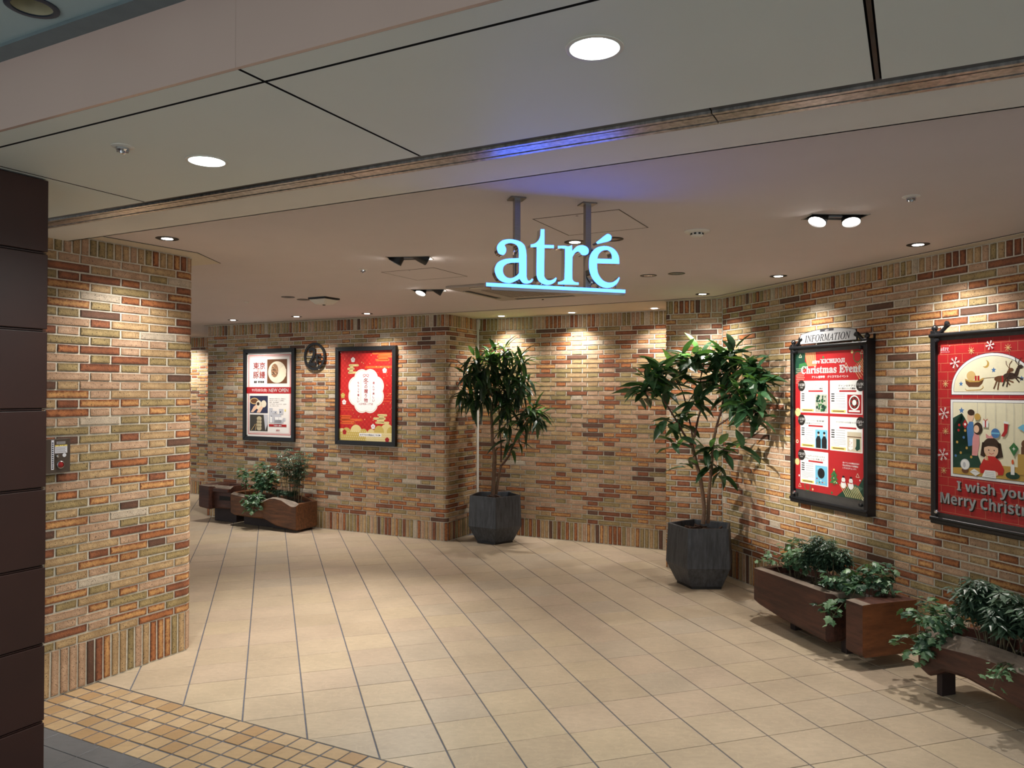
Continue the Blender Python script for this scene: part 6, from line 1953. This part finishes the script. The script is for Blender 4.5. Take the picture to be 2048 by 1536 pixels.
def umbrella_mesh(m, s=0.066):
    """whorl of narrow leaflets"""
    vs_, fs_ = [], []
    for k in range(7):
        a = 2 * math.pi * k / 7
        ca, sa = math.cos(a), math.sin(a)
        row = [(0.1, 0.0, 0.0), (0.5, 0.17, -0.06), (1.0, 0.0, -0.32), (0.5, -0.17, -0.06), (0.5, 0, -0.1)]
        n0 = len(vs_)
        vs_ += [((x * ca - y * sa) * s, (x * sa + y * ca) * s, z * s) for x, y, z in row]
        fs_ += [(n0, n0 + 4, n0 + 1), (n0 + 1, n0 + 4, n0 + 2), (n0 + 2, n0 + 4, n0 + 3), (n0 + 3, n0 + 4, n0)]
    me = bpy.data.meshes.new('leaf_whorl')
    me.from_pydata(vs_, [], fs_)
    me.materials.append(m)
    return me
IVY_M = [ivy_mesh(m) for m in IVY]
SCH_M = [umbrella_mesh(m) for m in SCH]

def shrub(name, base, spread, height, n_stem, n_leaf, kind, lab, seed, d, cat='plant', size=1.0, trail=0.0, lean=(0, 0), weights=(3, 3, 1), extra=1):
    """stems fanning out of the soil; leaves along them, each an object; base in world, d = direction of the trough"""
    pr_ = random.Random(seed)
    e = empty(name, frame(Vector(base), d), lab, cat, 'plants in the timber planters')
    mb = MB()
    n_leaf *= 1 + extra
    per = max(1, n_leaf // n_stem)
    made = 0
    mass = MB()
    kinds = IVY_M if kind == 'ivy' else SCH_M
    for s in range(n_stem):
        bx_, by_ = pr_.uniform(-spread[0], spread[0]) * 0.55, pr_.uniform(-spread[1], spread[1]) * 0.5
        tx = bx_ * 1.7 + pr_.uniform(-0.05, 0.05) + lean[0]
        ty = by_ * 1.6 + pr_.uniform(-0.05, 0.05) + lean[1]
        hz_ = height * pr_.uniform(0.55, 1.0)
        p0, p2 = Vector((bx_, by_, 0)), Vector((tx, ty, hz_))
        p1 = (p0 + p2) / 2 + Vector((pr_.uniform(-0.03, 0.03), pr_.uniform(-0.03, 0.03), 0.05))
        if trail and s < n_stem * trail:
            p1 = Vector((bx_ * 1.4 + lean[0] * 0.6, -spread[1] * 0.9, hz_ * 0.4)); p2 = Vector((bx_ * 1.6 + lean[0] * 1.2, -spread[1] - pr_.uniform(0.03, 0.1), -pr_.uniform(0.03, 0.14)))
        pts = [p0 * (1 - t) ** 2 + p1 * (2 * t * (1 - t)) + p2 * t * t for t in (0, 0.25, 0.5, 0.75, 1)]
        mb.tube(pts, [0.0035, 0.003, 0.0026, 0.002, 0.0014], 5)
        for k in range(per):
            if made >= n_leaf: break
            made += 1
            t = 0.3 + 0.7 * (k + pr_.random()) / per if kind == 'ivy' else 0.45 + 0.55 * (k + pr_.random()) / per
            p = p0 * (1 - t) ** 2 + p1 * (2 * t * (1 - t)) + p2 * t * t
            az = pr_.uniform(0, 6.28)
            p = p + Vector((math.cos(az), math.sin(az), pr_.uniform(-0.2, 0.6))) * pr_.uniform(0.008, 0.04)
            if p.y > spread[1] * 0.95: p.y = spread[1] * 0.95
            if kind == 'ivy':
                me = pr_.choices(IVY_M, weights)[0]
                rot = Matrix.Rotation(az, 4, 'Z') @ Matrix.Rotation(pr_.uniform(-0.2, 1.0), 4, 'Y') @ Matrix.Rotation(pr_.uniform(-0.5, 0.5), 4, 'X')
            else:
                me = pr_.choice(SCH_M)
                rot = Matrix.Rotation(az, 4, 'Z') @ Matrix.Rotation(pr_.uniform(-0.45, 0.45), 4, 'Y')
            mw = Matrix.Translation(p) @ rot @ Matrix.Scale(size * pr_.uniform(0.65, 1.2), 4)
            if made % (1 + extra) == 0:
                link('leaf', me, e).matrix_local = mw
            else:
                mass.add([mw @ v.co for v in me.vertices], [tuple(q.vertices) for q in me.polygons], kinds.index(me))
    if mass.f:
        tag(mass.build('leaf_mass', [k_.materials[0] for k_ in kinds], e), kind='stuff')
    tag(mb.build('stems', mat('green_stem', (92, 84, 62), rough=0.7, var=0.2), e), kind='stuff')
    return e
def on_w(s, d, z): 
    p = C4 + W * s + Vector((-0.9544, -0.2986, 0)) * d
    return (p.x, p.y, z)
def on_u(s, d, z):
    p = C1 - U * s - VV * d
    return (p.x, p.y, z)
# first right trough
shrub('ivy_plant', on_w(1.46, 0.36, 0.335), (0.13, 0.13), 0.26, 14, 130, 'ivy', 'leafy ivy clump at the left end of the notched dark planter', 31, W, lean=(-0.02, -0.02), weights=(1, 3, 3))
shrub('umbrella_plant', on_w(1.79, 0.34, 0.335), (0.15, 0.12), 0.36, 20, 170, 'sch', 'bushy small-leaved umbrella plant in the middle of the notched dark planter', 32, W, size=0.85)
shrub('ivy_plant', on_w(2.06, 0.40, 0.335), (0.14, 0.13), 0.20, 12, 110, 'ivy', 'broad-leaved ivy hanging over the notch of the dark planter', 33, W, size=1.15, trail=0.3, weights=(3, 3, 1))
shrub('ivy_plant', on_w(2.19, 0.33, 0.335), (0.09, 0.1), 0.27, 9, 70, 'ivy', 'upright ivy sprigs behind the square end block of the notched planter', 34, W, weights=(3, 3, 1))
shrub('trailing_ivy', on_w(1.33, 0.42, 0.37), (0.03, 0.05), 0.03, 3, 14, 'ivy', 'thin ivy runner trailing off the left tip of the notched planter', 35, W, size=0.6, lean=(-0.16, 0.02), weights=(0, 1, 3))
# nearest right trough
shrub('ivy_plant', on_w(2.78, 0.36, 0.30), (0.13, 0.15), 0.19, 15, 140, 'ivy', 'dark ivy spilling over the left end of the nearest log planter', 36, W, size=1.05, trail=0.4, lean=(-0.1, -0.03), weights=(4, 3, 1))
shrub('umbrella_plant', on_w(3.05, 0.33, 0.31), (0.2, 0.13), 0.36, 20, 170, 'sch', 'large umbrella plant with dark leaf whorls in the nearest log planter', 37, W, size=1.0)
shrub('umbrella_plant', on_w(3.28, 0.35, 0.31), (0.16, 0.13), 0.34, 14, 110, 'sch', 'umbrella plant at the right edge of the picture in the nearest planter', 38, W, size=1.0)
shrub('trailing_ivy', on_w(3.22, 0.46, 0.33), (0.05, 0.1), 0.02, 4, 18, 'ivy', 'pale ivy runner hanging down the front of the nearest log planter', 39, W, size=0.8, trail=1.0, lean=(0.02, 0), weights=(0, 2, 3))
# log planter under the posters
shrub('ivy_plant', on_u(2.52, 0.25, 0.33), (0.30, 0.15), 0.44, 30, 210, 'ivy', 'broad ivy bush spilling over the left half of the wavy log planter', 41, U, size=1.1, extra=2, trail=0.35, weights=(3, 3, 2))
shrub('umbrella_plant', on_u(2.00, 0.2, 0.32), (0.34, 0.13), 0.64, 18, 170, 'sch', 'airy tall shrub with thin stems at the right half of the wavy log planter', 42, U, size=0.7, lean=(0.02, 0.0))
shrub('creeping_plant', on_u(2.12, 0.24, 0.34), (0.2, 0.08), 0.12, 10, 80, 'sch', 'low grey-green creeper along the rim of the wavy log planter', 43, U, size=0.65)
